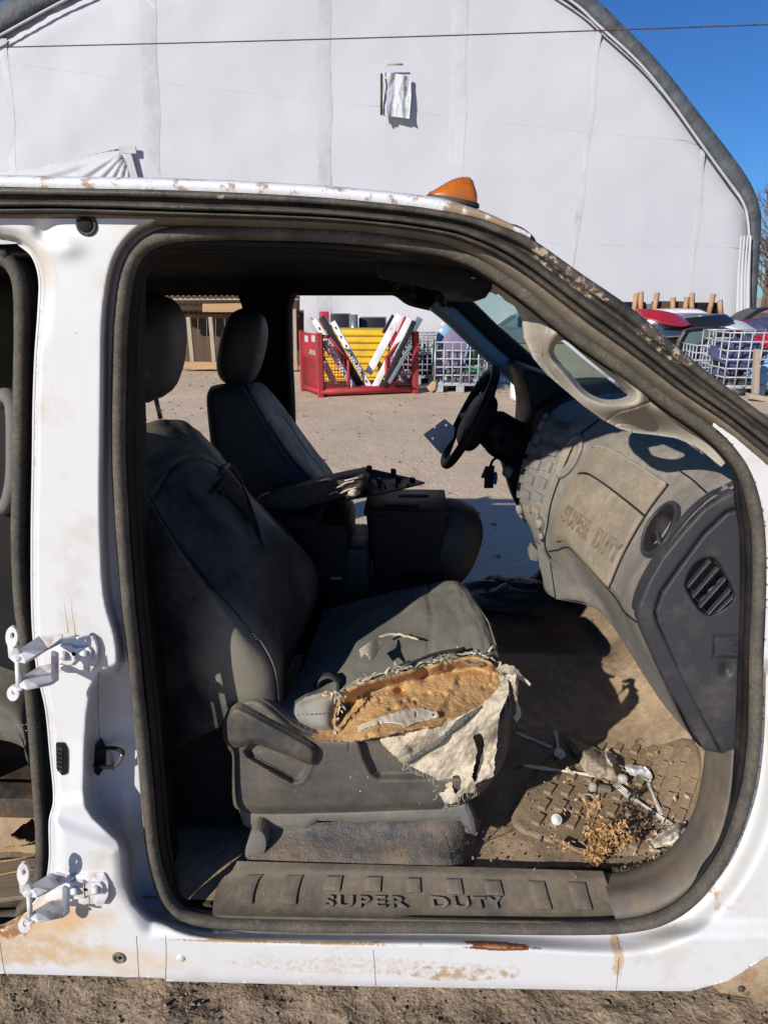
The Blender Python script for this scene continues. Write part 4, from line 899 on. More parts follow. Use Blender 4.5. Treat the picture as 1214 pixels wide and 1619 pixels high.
# cushion
CU = [
 [(430, 1200, .24), (432, 1165, .225), (440, 1125, .26), (470, 1075, .40), (488, 1030, .56), (505, 985, .74), (512, 965, .84), (500, 985, .90)],
 [(520, 1200, .23), (522, 1165, .225), (530, 1118, .27), (545, 1055, .40), (560, 1005, .56), (572, 962, .74), (575, 948, .84), (570, 975, .90)],
 [(630, 1200, .23), (632, 1165, .225), (636, 1112, .27), (650, 1045, .40), (655, 990, .56), (652, 945, .74), (650, 930, .84), (652, 965, .90)],
 [(720, 1200, .23), (722, 1160, .225), (724, 1105, .27), (728, 1040, .40), (722, 980, .56), (708, 934, .74), (700, 919, .84), (705, 950, .90)],
 [(770, 1195, .24), (772, 1150, .235), (772, 1092, .28), (764, 1032, .40), (752, 975, .56), (732, 932, .74), (722, 922, .84), (724, 950, .90)],
 [(800, 1195, .25), (806, 1150, .25), (803, 1098, .29), (788, 1040, .41), (772, 985, .57), (748, 945, .74), (738, 938, .84), (738, 960, .90)],
 [(795, 1225, .27), (804, 1185, .27), (806, 1135, .30), (795, 1085, .42), (782, 1035, .58), (758, 990, .75), (748, 975, .84), (745, 985, .90)],
 [(760, 1260, .32), (770, 1235, .32), (775, 1200, .34), (770, 1150, .45), (760, 1090, .60), (745, 1030, .77), (738, 1010, .84), (735, 1010, .90)]]
CR = [np.vstack([PL(r)]) for r in CU]
CR = [np.vstack([q[:2]+np.array([0, .03, 0]), q[2:]]) for q in CR]; cul = Loft(CR)
FO = [(492, 1168), (512, 1138), (530, 1112), (548, 1090), (600, 1074), (640, 1062), (690, 1050), (712, 1042), (745, 1038), (770, 1045), (787, 1058), (793, 1085), (788, 1108), (765, 1122), (720, 1140), (660, 1154), (600, 1166), (560, 1172)]
FOc = crv(FO, 4, True)
def proj(X):
    X = X-_c; z = X@_f; return CX+FPX*(X@_r)/z, CY-FPX*(X@_u)/z
def cud(U, V):
    s = -.006*np.exp(-((U-2.35-.05*(V-4))/.03)**2)*(V > 2.5)-.006*np.exp(-((V-3.0)/.04)**2)*(U > 1.2)*(U < 2.35)
    dip = -.045*np.exp(-((V-2.0)/1.0)**2)*sst(.4, .9, U)*sst(5.2, 4.7, U)
    B = cul(U, V)+np.stack([0*U, 0*U, dip], -1); px, py = proj(B); dip = dip-.11*sst(3, -9, sdpoly(px, py, FOc))*(V < 5)
    return np.stack([0*U, 0*U, s+dip+.010*(vn(U, V, .5, 4, 6)-.5)], -1)
cush = cul.obj('cushion', M['cloth'], seat, 110, 110, disp=cud)
for k in range(4): tube('bunched_seam', [on(cul, 4.55+.05*k, 4.3-.1*k, .001), on(cul, 4.75+.04*k, 3.9, .004), on(cul, 5.0+.03*k, 3.35, .001)], .0022, M['cloth'], cush, n=5)
for k in range(22):
    u = .3+k*.2; 
    if u < 4.9: pass
# exposed foam
e1_ = crv([(535, 1110), (556, 1086), (600, 1070), (640, 1060), (680, 1050), (700, 1046), (712, 1042), (745, 1036), (772, 1042), (790, 1058)], 8)
def foamz(x, y, d):
    t = sst(500, 700, x)
    z = .700+.020*t+.052*(1-sst(2, 17+10*vn(x, y*0, 30, 2, 4), dpath(x, y, e1_[4:-6])))+.012*sst(1115, 1060, y)+.012*(vn(x, y, 46, 4, 5)-.5)+.005*(vn(x, y, 9, 3, 7)-.5)-.010*np.clip(vn(x, y, 11, 2, 11)-.70, 0, 1)*4
    z = z-.045*sst(590, 530, x)*sst(1080, 1120, y)-.02*np.exp(-(((x-670)/8)**2+((y-1060)/14)**2))-.02*np.exp(-(((x-634)/9)**2+((y-1092)/6)**2))
    z = z+.006*np.exp(-(dpath(x, y, [(690, 1130), (705, 1100), (718, 1075)])/6.)**2)
    return z
foam = hfield('exposed_foam', FOc, [], foamz, 2.2, M['foam'], seat, mode='Z', ragged=lambda x, y: 5*(vn(x, y, 8, 3, 9)-.5))
FW = [(565, 1148), (600, 1134), (640, 1122), (665, 1119), (690, 1125), (694, 1133), (680, 1137), (660, 1141), (640, 1150), (632, 1143), (610, 1142), (585, 1147), (567, 1156)]
hfield('foam_skin', FW, [[(681, 1129), (685, 1127), (689, 1130), (685, 1133)]], lambda x, y, d: foamz(x, y, sdpoly(x, y, FOc))+.006, 1.6, M['foamw'], foam, mode='Z', thick=.002, tdir=(0, 0, -1), ragged=lambda x, y: 1.5*(vn(x, y, 8, 2, 2)-.5))
def rag(path, r, m, name, par, seed=0, n=8):
    p = np.array(path); k = len(p); rr = r*(.5+1.1*vn(np.arange(k)*1.0, np.full(k, seed*3.1), 2.2, 3, seed)); q = p+rng.normal(0, r*.25, p.shape)
    return tube(name, q, rr, m, par, n=n, flat=.7)
def fpt(a): return PZ(a[0], a[1], .748+.012*min(1, max(0, (a[0]-540)/160)))
rag([fpt(a)+np.array([0, .008, .002]) for a in e1_], .0034, M['fleece'], 'torn_edge', foam, 1)
rag([fpt(a)+np.array([0, .006, .016]) for a in crv([(708, 1047), (726, 1052), (740, 1062), (765, 1062)], 8)], .0045, M['cloth'], 'torn_edge', foam, 2)
tube('seat_cord', crv([fpt((642, 1066))+np.array([0, .01, .018]), fpt((690, 1048))+np.array([0, .012, .018]), fpt((735, 1038))+np.array([0, .01, .016])], 5), .004, M['vinyl_dk'], foam, n=7)
for k in range(60):
    a = e1_[int(rng.integers(0, len(e1_)))]+rng.normal(0, 3.5, 2); p0 = fpt(a)+np.array([0, .004, .004]); dd = rng.normal(0, 1, 3); dd[2] = abs(dd[2])*.5; dd /= np.linalg.norm(dd); l = .006+.016*rng.random()
    strip('torn_shred', [p0, p0+dd*l*.6+np.array([0, 0, .002]), p0+dd*l], [.004+.004*rng.random(), .004, .0012], M['fleece'] if k % 4 else M['cloth'], foam, nrm=(.1, -.4, .9), thick=.0010)
# grey vinyl remnant at the rear of the cushion
RV_ = [(465, 1120), (475, 1108), (500, 1098), (528, 1093), (536, 1108), (530, 1130), (531, 1166), (520, 1160), (495, 1158), (470, 1145)]
rv = hfield('vinyl_remnant', crv(RV_, 3, True), [], lambda x, y, d: .225-.02*sst(1160, 1105, y)*-1+.018*np.exp(-(np.minimum(d, 0)/8)**2)+.004*np.sin(x*.12), 2.2, mat('vinyl_light', (.20, .20, .185), .55, dust=(.28, .25, .2), amt=.4, bump=.2), seat, thick=.004, ragged=lambda x, y: 4*(vn(x, y, 9, 3, 4)-.5))
for k in range(34):
    a = crv([(512, 1098), (530, 1096), (538, 1110), (530, 1130), (528, 1150), (530, 1168)], 6)[k % 30]; p0 = P(a[0]+rng.normal(0, 2.5), a[1]+rng.normal(0, 2.5), .224); dd = np.array([rng.normal(.2, .6), -.4-rng.random(), rng.normal(-.3, .6)]); dd /= np.linalg.norm(dd); l = .008+.014*rng.random()
    strip('torn_shred', [p0, p0+dd*l*.5+rng.normal(0, .002, 3), p0+dd*l+np.array([0, 0, -.004])], [.006+.004*rng.random(), .005, .0015], M['fleece'] if k % 3 else M['foam'], rv, nrm=rng.normal(0, 1, 3)*.5+np.array([0, -.8, .4]), thick=.0012)
for k in range(8): tube('stitch', [P(470+k*7, 1131-k*.5, .206), P(474+k*7, 1130.6-k*.5, .206)], .0009, M['vinyl_dk'], rv, n=4)
rl = crv([(500, 1090), (505, 1075), (520, 1068), (535, 1078), (533, 1095)], 5)
tube('vinyl_curl', [P(a[0], a[1], .36) for a in rl], .014, M['vinyl_dk'], seat, n=8, flat=.4)
# white tag and listing strip on the cushion
tg = hfield('cloth_tag', [(568, 1027), (588, 1012), (603, 1007), (604, 1018), (592, 1038), (586, 1042), (578, 1032), (570, 1040)], [], lambda x, y, d: .79+.008*np.sin((x-568)*.12), 1.6, M['fleece'], seat, mode='Z', thick=.003, tdir=(0, 0, -1), ragged=lambda x, y: 2*(vn(x, y, 4, 2, 4)-.5))
rag([PZ(a[0], a[1], .775) for a in crv([(600, 1008), (618, 1003), (640, 1005), (662, 1012)], 5)], .004, M['fleece'], 'torn_edge', seat, 5)
tube('listing_strip', [PZ(563, 1086, .742), PZ(648, 1045, .75)], .0042, mat('listing_plastic', (.62, .60, .47), .4, bump=0), seat, n=8, flat=.35)
# torn fleece flap hanging over the seat base
FL = crv([(604, 1166), (650, 1156), (700, 1144), (742, 1126), (775, 1104), (795, 1076), (800, 1066), (804, 1095), (790, 1130), (786, 1165), (783, 1200), (780, 1225), (768, 1232), (752, 1240), (748, 1252), (732, 1254), (722, 1268), (704, 1270), (692, 1250), (688, 1232), (668, 1222), (648, 1212), (635, 1206), (626, 1196), (614, 1186), (603, 1175)], 3, True)
H1 = crv([(748, 1165), (762, 1162), (765, 1190), (760, 1215), (752, 1238), (746, 1225), (752, 1200), (753, 1180)], 3, True)
H2 = crv([(716, 1230), (724, 1226), (730, 1236), (726, 1250), (720, 1256), (716, 1245)], 3, True)
def flapY(x, y, d):
    return .212-.030*np.exp(-((y-1150-(700-x)*.3)/30.)**2)-.012*(vn(x+y*.5, y, 18, 4, 3)-.5)*2-.006*np.abs(np.sin((x*.5-y*.9)*.07+2*vn(x, y, 40, 2, 5)))-.010*sst(1200, 1260, y)-.006*np.sin((x*.8+y)*.09)+.03*sst(1100, 1066, y)+.0*d
flap = hfield('torn_fleece_flap', FL, [H1, H2], flapY, 1.8, M['fleece'], seat, thick=.0025, ragged=lambda x, y: 5*(vn(x, y, 7, 4, 6)-.5)*sst(1150, 1195, y)+2*(vn(x, y, 5, 2, 1)-.5))
zp = crv([(644, 1207), (668, 1190), (690, 1176), (705, 1164), (718, 1152), (738, 1135), (762, 1117)], 6)
M['zip'] = mat('dark_piping', (.065, .066, .064), .6, dust=(.2, .18, .14), amt=.4, ds=20, bump=.3)
tube('piping', [P(a[0], a[1], float(flapY(a[0], a[1], 0))-.004) for a in zp], np.interp(np.linspace(0, 1, len(zp)), [0, .2, .42, .52, .75, 1], [.005, .009, .009, .004, .010, .003]), M['zip'], flap, n=8, flat=.5, ref=(0, 1, 0))
for k in range(16):
    a = zp[4+k*2]; tube('stitch', [P(a[0]-1, a[1]+2, float(flapY(a[0], a[1], 0))-.0095), P(a[0]+1, a[1]+.5, float(flapY(a[0], a[1], 0))-.0095)], .0008, M['stitch'], flap, n=4)
for k in range(26):
    a = FL[(40+k) % len(FL)]; a = a+rng.normal(0, 2, 2); l = .006+.012*rng.random(); p0 = P(a[0], a[1], float(flapY(a[0], a[1], 0))-.002)
    tube('loose_thread', crv([p0, p0+np.array([rng.normal(0, .003), -.003, -l*.5]), p0+np.array([rng.normal(0, .006), -.004, -l])], 3), .0006, M['fleece'], flap, n=4)
RB = [[(792, 1062), (800, 1058), (812, 1062), (824, 1072), (838, 1083)], [(806, 1064), (814, 1080), (816, 1105), (820, 1128), (814, 1138)], [(795, 1066), (800, 1085), (800, 1100)]]
for k, r in enumerate(RB):
    q = resamp(crv(r, 6), 22); strip('torn_ribbon', [P(a[0], a[1], .29-.012*math.sin(i*.3)) for i, a in enumerate(q)], np.interp(np.linspace(0, 1, 22), [0, .3, .6, 1], [(.026, .022, .012, .006), (.020, .012, .006, .016), (.02, .02, .004, .001)][k])*(.75+.5*rng.random(22)), M['fleece'], flap, nrm=(.2, -1, 0), thick=.0018)
# side trim of the seat base
ST = crv([(352, 1140), (358, 1126), (366, 1116), (380, 1103), (398, 1100), (420, 1108), (442, 1126), (466, 1146), (500, 1160), (540, 1163), (610, 1163), (690, 1162), (760, 1150), (790, 1125), (800, 1105), (806, 1140), (804, 1180), (792, 1215), (768, 1248), (738, 1268), (705, 1279), (640, 1282), (520, 1286), (410, 1288), (380, 1282), (369, 1272), (367, 1235), (367, 1195), (360, 1184), (353, 1165)], 3, True)
PK = [(394, 1180), (402, 1172), (440, 1182), (480, 1198), (492, 1204), (484, 1224), (474, 1236), (462, 1238), (392, 1198), (386, 1188)]
PK2 = [(568, 1168), (700, 1166), (765, 1166), (770, 1190), (750, 1228), (600, 1230), (588, 1222), (576, 1196)]
def stY(x, y, d):
    a = sdpoly(x, y, PK); b = sdpoly(x, y, PK2)
    Y = .205+.020*np.exp(-(np.minimum(d, 0)/7.)**2)+.05*sst(735, 812, x)**1.5+.008*sst(1240, 1290, y)+.015*sst(430, 352, x)
    return Y+.022*sst(3, -7, a)+.026*sst(7, -9, b)-.003*np.exp(-((a-3)/3.)**2)+.003*np.exp(-((x-552)/1.2)**2)*sst(1200, 1180, y)
trim = hfield('base_trim', ST, [], stY, 2.2, M['trimseat'], seat, thick=.02)
M['cap2'] = mat('lever_plastic', (.045, .045, .045), .4, dust=(.22, .17, .12), amt=.3, ds=9, dsoft=.4, up=.4, bump=.2, bs=300)
LV = crv([(353, 1143), (357, 1130), (366, 1119), (378, 1117), (395, 1124), (440, 1148), (480, 1170), (499, 1183), (501, 1198), (496, 1210), (484, 1208), (466, 1200), (428, 1185), (404, 1176), (396, 1178), (388, 1180), (370, 1182), (356, 1174)], 3, True)
hfield('recline_lever', LV, [], lambda x, y, d: .178+.016*np.exp(-(np.minimum(d, 0)/5.)**2)+.012*sst(430, 352, x), 2.0, M['cap2'], trim, thick=.02)
# bracket and rails below
hfield('rail_cover', [(378, 1283), (560, 1281), (738, 1270), (748, 1290), (753, 1322), (742, 1318), (728, 1298), (560, 1300), (503, 1298), (484, 1310), (398, 1313), (384, 1303)], [], lambda x, y, d: .235+.006*np.exp(-(np.minimum(d, 0)/4.)**2), 2.6, M['grey'], seat, thick=.02)
ft = prism('rail_foot', crv(PL([(386, 1352), (392, 1362), (403, 1364), (418, 1350), (421, 1332), (414, 1316), (400, 1314), (392, 1330)], .19), 3, True), (.0, .05, .0), M['grey'], seat, bev=.008)
bbox('seat_rail', (P(420, 1330, .30)+P(740, 1320, .30))/2+np.array([.02, .42, .0]), (.48, .05, .07), M['steel_dk'], seat, bev=.006)
prism('rail_foot', PL([(735, 1318), (756, 1322), (752, 1300), (738, 1280)], .26), (0, .05, 0), M['grey'], seat, bev=.004)
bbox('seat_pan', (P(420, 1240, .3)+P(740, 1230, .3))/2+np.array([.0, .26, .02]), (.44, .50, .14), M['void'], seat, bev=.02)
bbox('under_seat_dark_fill', (-.54, .58, .47), (.26, .56, .30), M['inner'], seat, bev=.02)  # dark box added under the backrest where there is only shade
prism('belt_buckle', [P(518, 912, .90), P(545, 912, .90), P(540, 955, .90), (P(512, 955, .90))], (.0, .02, 0), M['black'], seat, bev=.004)
bbox('buckle_button', P(531, 914, .895), (.035, .012, .008), mat('buckle_button', (.25, .2, .25), .5, bump=0), seat, bev=.002)
# ================================================================== DRIVER SEAT
ds = thing('driver_seat', 'dark leather driver seat on the far side behind the steering wheel', 'car seat', P(480, 930, 1.45))
DB = [
 [(350, 900, 1.20), (430, 880, 1.16), (520, 850, 1.20), (535, 830, 1.4), (545, 815, 1.58), (520, 800, 1.66)],
 [(345, 800, 1.20), (420, 800, 1.16), (497, 775, 1.20), (515, 758, 1.4), (528, 752, 1.58), (500, 735, 1.66)],
 [(336, 720, 1.20), (390, 715, 1.16), (456, 722, 1.20), (482, 712, 1.4), (502, 716, 1.58), (470, 690, 1.66)],
 [(328, 650, 1.21), (365, 645, 1.18), (418, 665, 1.21), (446, 658, 1.4), (466, 668, 1.57), (440, 640, 1.65)],
 [(327, 625, 1.23), (355, 617, 1.20), (395, 625, 1.23), (422, 622, 1.4), (440, 632, 1.55), (420, 615, 1.62)],
 [(333, 612, 1.28), (356, 606, 1.27), (385, 607, 1.29), (408, 604, 1.4), (422, 612, 1.50), (405, 604, 1.56)]]
DRW = []
for r in DB:
    q = PL(r); k_ = (.12, .12, .11, .09, .05, .015)[len(DRW)]; DRW.append(np.vstack([q, [q[-1]+np.array([-k_, 0, -.02 if k_ < .1 else 0]), (q[0]+q[-1])/2+np.array([-k_*1.1, 0, -.02 if k_ < .1 else 0])]]))
dbl = Loft(DRW, True)
dback = dbl.obj('backrest', M['vinyl_dk'], ds, 70, 120, disp=lambda U, V: dbl.nrm(U, V)*(dbl.sg*(-.006*np.exp(-((V-2)/.04)**2)-.005*np.exp(-((U-2.6-.2*V)/.04)**2)*((V > 2) & (V < 4))-.004*np.exp(-((V-3.1)/.03)**2)*(U < 3)))[..., None])
dh = ellipsoid('headrest', P(384, 550, 1.38), (.075, .135, .135), M['vinyl_dk'], ds, p=2.7, R=frame((1, .05, -.28), (0, 1, 0)), nu=26, nv=40, disp=.04)
tube('headrest_post', [P(372, 600, 1.38), P(376, 615, 1.38)], .006, M['steel'], dh, n=8)
dcu = [[P(380, 960, 1.16)+np.array([0, 0, 0]), P(380, 890, 1.15), P(400, 860, 1.2), P(420, 835, 1.42), P(440, 815, 1.64), P(450, 850, 1.70)]]
dc = np.array([[(x, 1.13, .42), (x, 1.12, .60+h), (x, 1.18, .66+h), (x, 1.42, .655+h), (x, 1.63, .66+h), (x, 1.68, .60+h), (x, 1.68, .42)] for x, h in ((-.42, -.02), (-.25, -.01), (-.05, .0), (.08, .02), (.14, .0), (.15, -.06))])
Loft(dc).obj('cushion', M['vinyl_dk'], ds, 40, 50)
bbox('seat_base', (-.12, 1.42, .40), (.42, .46, .16), M['black'], ds, bev=.02)
# ================================================================== CENTRE SEAT WITH CONSOLE
ce = thing('centre_console', 'black folded middle seat with cup holder console between the two front seats', 'console', (.0, 1.05, .33))
cb = bbox('console_box', (-.005, 1.07, .845), (.255, .25, .225), M['black'], ce, bev=.028, seg=4, taper=(.8, .9))
tp = P(640, 800, 1.0)
bbox('console_lid', (-.005, 1.06, .958), (.262, .262, .020), M['black'], ce, bev=.008)
for (x, y, w) in [(-.02, .99, .11), (.02, 1.10, .10)]: bbox('cup_slot', (x, y, .9665), (w, .035, .006), M['void'], ce, bev=.002)
ellipsoid('folded_cushion', (.135, 1.12, .80), (.105, .15, .145), M['vinyl_dk'], ce, p=2.6, R=frame((1, 0, -.35), (0, 1, 0)))
bbox('seat_block', (-.205, 1.06, .775), (.17, .27, .14), M['vinyl_dk'], ce, bev=.03, seg=4)
bbox('seat_block_base', (-.06, 1.05, .60), (.42, .26, .25), M['black'], ce, bev=.03)
bbox('seat_back_block', (-.33, 1.06, .70), (.30, .30, .46), M['black'], ce, bev=.03)
bbox('storage_tray', (-.04, 1.05, .43), (.42, .24, .22), M['void'], ce, bev=.02)
bbox('seat_edge', P(460, 810, 1.0), (.20, .25, .04), M['black'], ce, bev=.01)
# armrest with worn vinyl
AR = PL([(405, 787), (470, 770), (540, 754), (572, 749), (579, 757), (577, 773), (560, 787), (480, 805), (425, 816)], .98)
M['arm'] = mat('armrest_worn', (.030, .028, .026), .5, dust=(.24, .18, .12), amt=.34, ds=6, dsoft=.4, up=.75, var=.2, bump=.3, spot=(.7, .68, .65), samt=.06, ss=26)
ar = prism('armrest', crv(AR, 3, True), (0, .28, -.045), M['arm'], ce, bev=.014, seg=3)
for pth in [[(530, 772), (545, 764), (560, 760)], [(538, 780), (550, 774), (566, 770)], [(545, 760), (556, 757), (570, 755)], [(520, 782), (528, 778), (535, 779)]]:
    q = crv(pth, 5); rag([P(a[0], a[1], .968) for a in q], .003, M['foamw'], 'torn_edge', ar, int(pth[0][0]))
ellipsoid('worn_patch', P(560, 779, .967), (.020, .004, .012), M['fleece'], ar, disp=.8, nu=10, nv=14)
# loose trim panel lying on the console
tp_ = thing('trim_panel', 'loose black plastic trim panel with clips lying on the centre console', 'trim panel', P(620, 775, 1.0))
PN = [P(478, 812, .95), P(560, 790, .95), P(605, 782, .95), P(672, 765, 1.05), P(650, 758, 1.15), P(590, 744, 1.2), P(560, 760, 1.15)]
pan = prism('panel', PN, (0, 0, .006), M['black'], tp_, bev=.002)
for (x, y, Y) in [(584, 745, 1.12), (622, 750, 1.12), (652, 764, 1.08), (600, 765, 1.05), (580, 778, 1.0), (630, 762, 1.1)]:
    bbox('clip', P(x, y, Y)+np.array([0, 0, .008]), (.012, .02, .022), M['black'], tp_, bev=.002, R=rz(.5))
for k in range(4): tube('panel_rib', [P(585+k*18, 757+k*2, 1.16)+np.array([0, 0, .006]), P(592+k*18, 778-k*2, 1.0)+np.array([0, 0, .006])], .004, M['black'], tp_, n=6)
# ================================================================== REAR BENCH (left edge of the picture)
rs = thing('rear_seat', 'dusty grey rear bench seat seen through the rear door opening at the left edge', 'car seat', (-1.2, .9, .35))
HB = np.array([[(x, .20, z), (x, .16, z+.02), (x-.01, .15, z+.08), (x, .20, z+.13), (x, .6, z+.15), (x, 1.2, z+.15), (x, 1.62, z+.12), (x, 1.66, z)] for x, z in ((-1.5, .62), (-1.25, .64), (-1.05, .65), (-.90, .65), (-.83, .62), (-.82, .56))])
rcu = Loft(HB)
rc_ = rcu.obj('cushion', M['vinyl'], rs, 40, 60)
for w in (0.0, .014):
    for k in range(16): tube('stitch', [P(-20+k*6, 1157-k*1.1+w*700, .150), P(-16.5+k*6, 1156.4-k*1.1+w*700, .150)], .0008, M['stitch'], rc_, n=4)
prism('backrest', PL([(-160, 640), (-60, 640), (-20, 660), (5, 800), (20, 1030), (20, 1080), (-200, 1080)], .26)+np.array([-.5, 0, 0]), (0, 1.3, 0), M['vinyl_dk'], rs, bev=.04, seg=3)
ellipsoid('headrest', P(-22, 530, .42), (.085, .13, .125), M['vinyl'], rs, p=2.8, R=frame((1, 0, -.2), (0, 1, 0)))
ab = crv(PL([(-10, 640), (8, 625), (22, 640), (24, 700), (22, 760), (10, 800), (-12, 800)], .10), 5)
tube('armrest_loop', ab, .020, M['grey'], rs, n=8, flat=.7)
bbox('seat_frame', P(20, 1265, .22), (.60, .06, .055), M['steel_dk'], rs, bev=.006)
bbox('seat_frame', P(20, 1240, .30), (.60, .2, .02), M['steel_dk'], rs, bev=.004)
cdb = thing('torn_cardboard', 'torn brown cardboard sheet under the rear seat with a ragged hole', 'cardboard', P(30, 1330, .25))
hfield('sheet', [(-120, 1292), (72, 1290), (74, 1345), (60, 1358), (-120, 1352)], [[(14, 1322), (34, 1306), (52, 1294), (60, 1310), (64, 1340), (48, 1335), (40, 1328), (30, 1330)]], lambda x, y, d: .26-.04*(y-1290)/60+.012*(vn(x, y, 30, 3, 3)-.5), 2.5, mat('cardboard', (.34, .24, .15), .9, dust=(.2, .15, .1), amt=.3, bump=.3), cdb, thick=.004, ragged=lambda x, y: 4*(vn(x, y, 8, 3, 2)-.5))
wd = mat('old_wood_strip', (.20, .15, .10), .85, dust=(.30, .23, .16), amt=.5, stretch=(1, 12, 1), ds=6, bump=.4)
for k in range(4):
    w = bbox('wood_strip', PZ(10, 1370+k*15, .315), (.40, .035, .012), wd, None, R=rz(.10+.03*k), bev=.003, seg=1)
    tag(w, ['thin weathered wood strip nearest the rear seat frame', 'second weathered wood strip on the rear cab floor', 'third weathered wood strip lying on the rear cab floor', 'weathered wood strip closest to the rear door sill'][k], 'wood strip', 'wood strips on the rear floor')
for k in range(3):
    tw = tube('dead_grass_stalk', crv([PZ(-20, 1345+k*22, .33), PZ(30, 1338+k*20, .345), PZ(74, 1325+k*24, .335)], 5), .0018, M['foam'], None, n=5)
    tag(tw, ['highest dry brown stem lying on the rear floor', 'middle dry brown stem lying on the rear floor', 'lowest dry brown stem lying near the rear sill'][k], 'dry stem', 'dry stems on the rear floor')
# ================================================================== LOOSE THINGS
pw = mat('white_plastic_cutlery', (.74, .73, .70), .3, dust=(.5, .4, .3), amt=.25, ds=40, bump=0)
def floorpt(px, py, h=.0): return PZ(px, py, .335+h)
def matz(px, py): return .328+.10*float(sst(1010, 1120, px)*sst(1330, 1150, py))
def fp(px, py, h=.0): return PZ(px, py, matz(px, py)+h)
def cutlery(kind, a, b, label, lift=(.004, .004)):
    A, B = fp(*a, lift[0]), fp(*b, lift[1]); d = B-A; L = np.linalg.norm(d); x = d/L; up = np.array([0, 0, 1.]); s = np.cross(up, x); s /= np.linalg.norm(s); up = np.cross(x, s)
    root = thing('plastic_'+kind, label, kind, A, 'white plastic cutlery on the floor')
    hl = {'knife': .58, 'spoon': .66, 'fork': .62}[kind]
    hp = np.linspace(0, hl, 9); hw = np.interp(hp, [0, .1, .4, hl], [.010, .012, .007, .008])
    strip('handle', [A+d*t+up*.001 for t in hp], hw, pw, root, nrm=up, thick=.0022)
    tube('rib', [A+d*t+up*.0022 for t in hp[1:-1]], .0012, pw, root, n=5)
    if kind == 'knife':
        t = np.linspace(hl, 1, 9); w = np.interp(t, [hl, .72, .93, 1], [.008, .016, .013, .003]); strip('blade', [A+d*q+s*.002+up*.001 for q in t], w, pw, root, nrm=up, thick=.0014)
    elif kind == 'spoon':
        rows = []
        for t in np.linspace(0, 1, 9):
            ww = .0165*math.sin(math.pi*(.06+.90*t))**.7; rows.append([A+d*(hl+(1-hl)*t)+s*ww*v+up*(.006*(v*v)*1.0-.005*math.sin(math.pi*t)+.004) for v in np.linspace(-1, 1, 7)])
        o = Loft(rows).obj('bowl', pw, root, 20, 16); so = o.modifiers.new('s', 'SOLIDIFY'); so.thickness = .0012
    else:
        t = np.linspace(hl, .80, 6); w = np.interp(t, [hl, .70, .80], [.008, .020, .023]); strip('palm', [A+d*q+up*(.001-.003*math.sin((q-hl)/.18*3.1)) for q in t], w, pw, root, nrm=up, thick=.0014)
        for k in range(4): tube('tine', [A+d*q+s*(-.009+.006*k)+up*(.001+.004*(q-.8)/.2) for q in (.795, .9, 1.0)], [.0022, .0018, .0010], pw, root, n=5)
cutlery('knife', (950, 1228), (828, 1210), 'white plastic knife lying left of the paper scraps, half in shade')
cutlery('knife', (872, 1182), (816, 1158), 'thin plastic knife deepest in the shade near the seat')
cutlery('spoon', (878, 1156), (886, 1203), 'plastic spoon standing in the shade left of the bark scrap', (.02, .004))
cutlery('spoon', (1045, 1288), (1016, 1216), 'bright white plastic spoon in the sun at right of the litter')
cutlery('fork', (1062, 1304), (972, 1242), 'white plastic fork in the sun with four tines')
# bark / paper scraps
bark = mat('bark_scrap', (.40, .33, .25), .9, dust=(.22, .17, .12), amt=.45, ds=30, stretch=(1, 6, 1), bump=.6, bs=120)
pap = mat('crumpled_paper', (.66, .60, .52), .85, dust=(.45, .36, .27), amt=.3, ds=18, bump=.4)
def scrap(name, out, h, m, label, cat, seed=1, amp=.03, step=2.0):
    o = hfield(name, out, [], lambda x, y, d: np.interp(x, [1010, 1120], [.34, .36])+h*np.exp(-(np.minimum(d, 0)/9.)**2)*-1+h+amp*(vn(x, y, 22, 4, seed)-.5), step, m, None, mode='Z', thick=.002, tdir=(0, 0, -1), ragged=lambda x, y: 5*(vn(x, y, 9, 3, seed)-.5))
    return tag(o, label, cat)
scrap('bark_scrap', [(888, 1160), (905, 1166), (930, 1178), (962, 1190), (985, 1212), (978, 1235), (955, 1230), (925, 1222), (915, 1200), (900, 1180)], .03, bark, 'curled grey brown bark scrap, largest piece among the cutlery', 'bark scrap', 3)
scrap('paper_scrap', [(948, 1192), (960, 1184), (974, 1196), (978, 1212), (968, 1222), (955, 1210)], .05, pap, 'pale crumpled paper standing against the bark scrap', 'paper scrap', 5)
scrap('paper_scrap', [(988, 1212), (998, 1208), (1020, 1212), (1022, 1220), (1005, 1226), (996, 1224)], .02, mat('wrapper', (.72, .72, .74), .3, bump=.2), 'shiny white wrapper beside the sunlit spoon', 'wrapper', 7)
scrap('leaf_litter', [(1030, 1330), (1050, 1312), (1085, 1298), (1082, 1318), (1060, 1335), (1036, 1342)], .03, pap, 'dry pale leaf litter in the corner by the kick panel', 'leaf litter', 9, .05)
dl_ = ellipsoid('plastic_bead', fp(937, 1245, .012), (.011, .011, .014), M['trim'], None, p=2.6); tag(dl_, 'small beige round bead lying below the paper scraps beside the grey clip', 'bead')
sm = bbox('plastic_clip', fp(955, 1247, .008), (.035, .018, .012), M['grey'], None, R=rz(-.2), bev=.003); tag(sm, 'small grey plastic clip below the paper scraps', 'clip')
rg = ellipsoid('glass_bead', fp(984, 1232, .012), (.014, .012, .013), mat('clear_cap', (.5, .48, .45), .15, bump=0), None, p=2.3); tag(rg, 'small clear plastic cap right of the bark scrap', 'cap')
bt = thing('screw_top', 'round white plastic cap standing alone on the rubber mat', 'cap', fp(877, 1299))
n_ = np.array([-.25, -.75, .55]); n_ /= np.linalg.norm(n_); c0 = fp(880, 1296, .012)
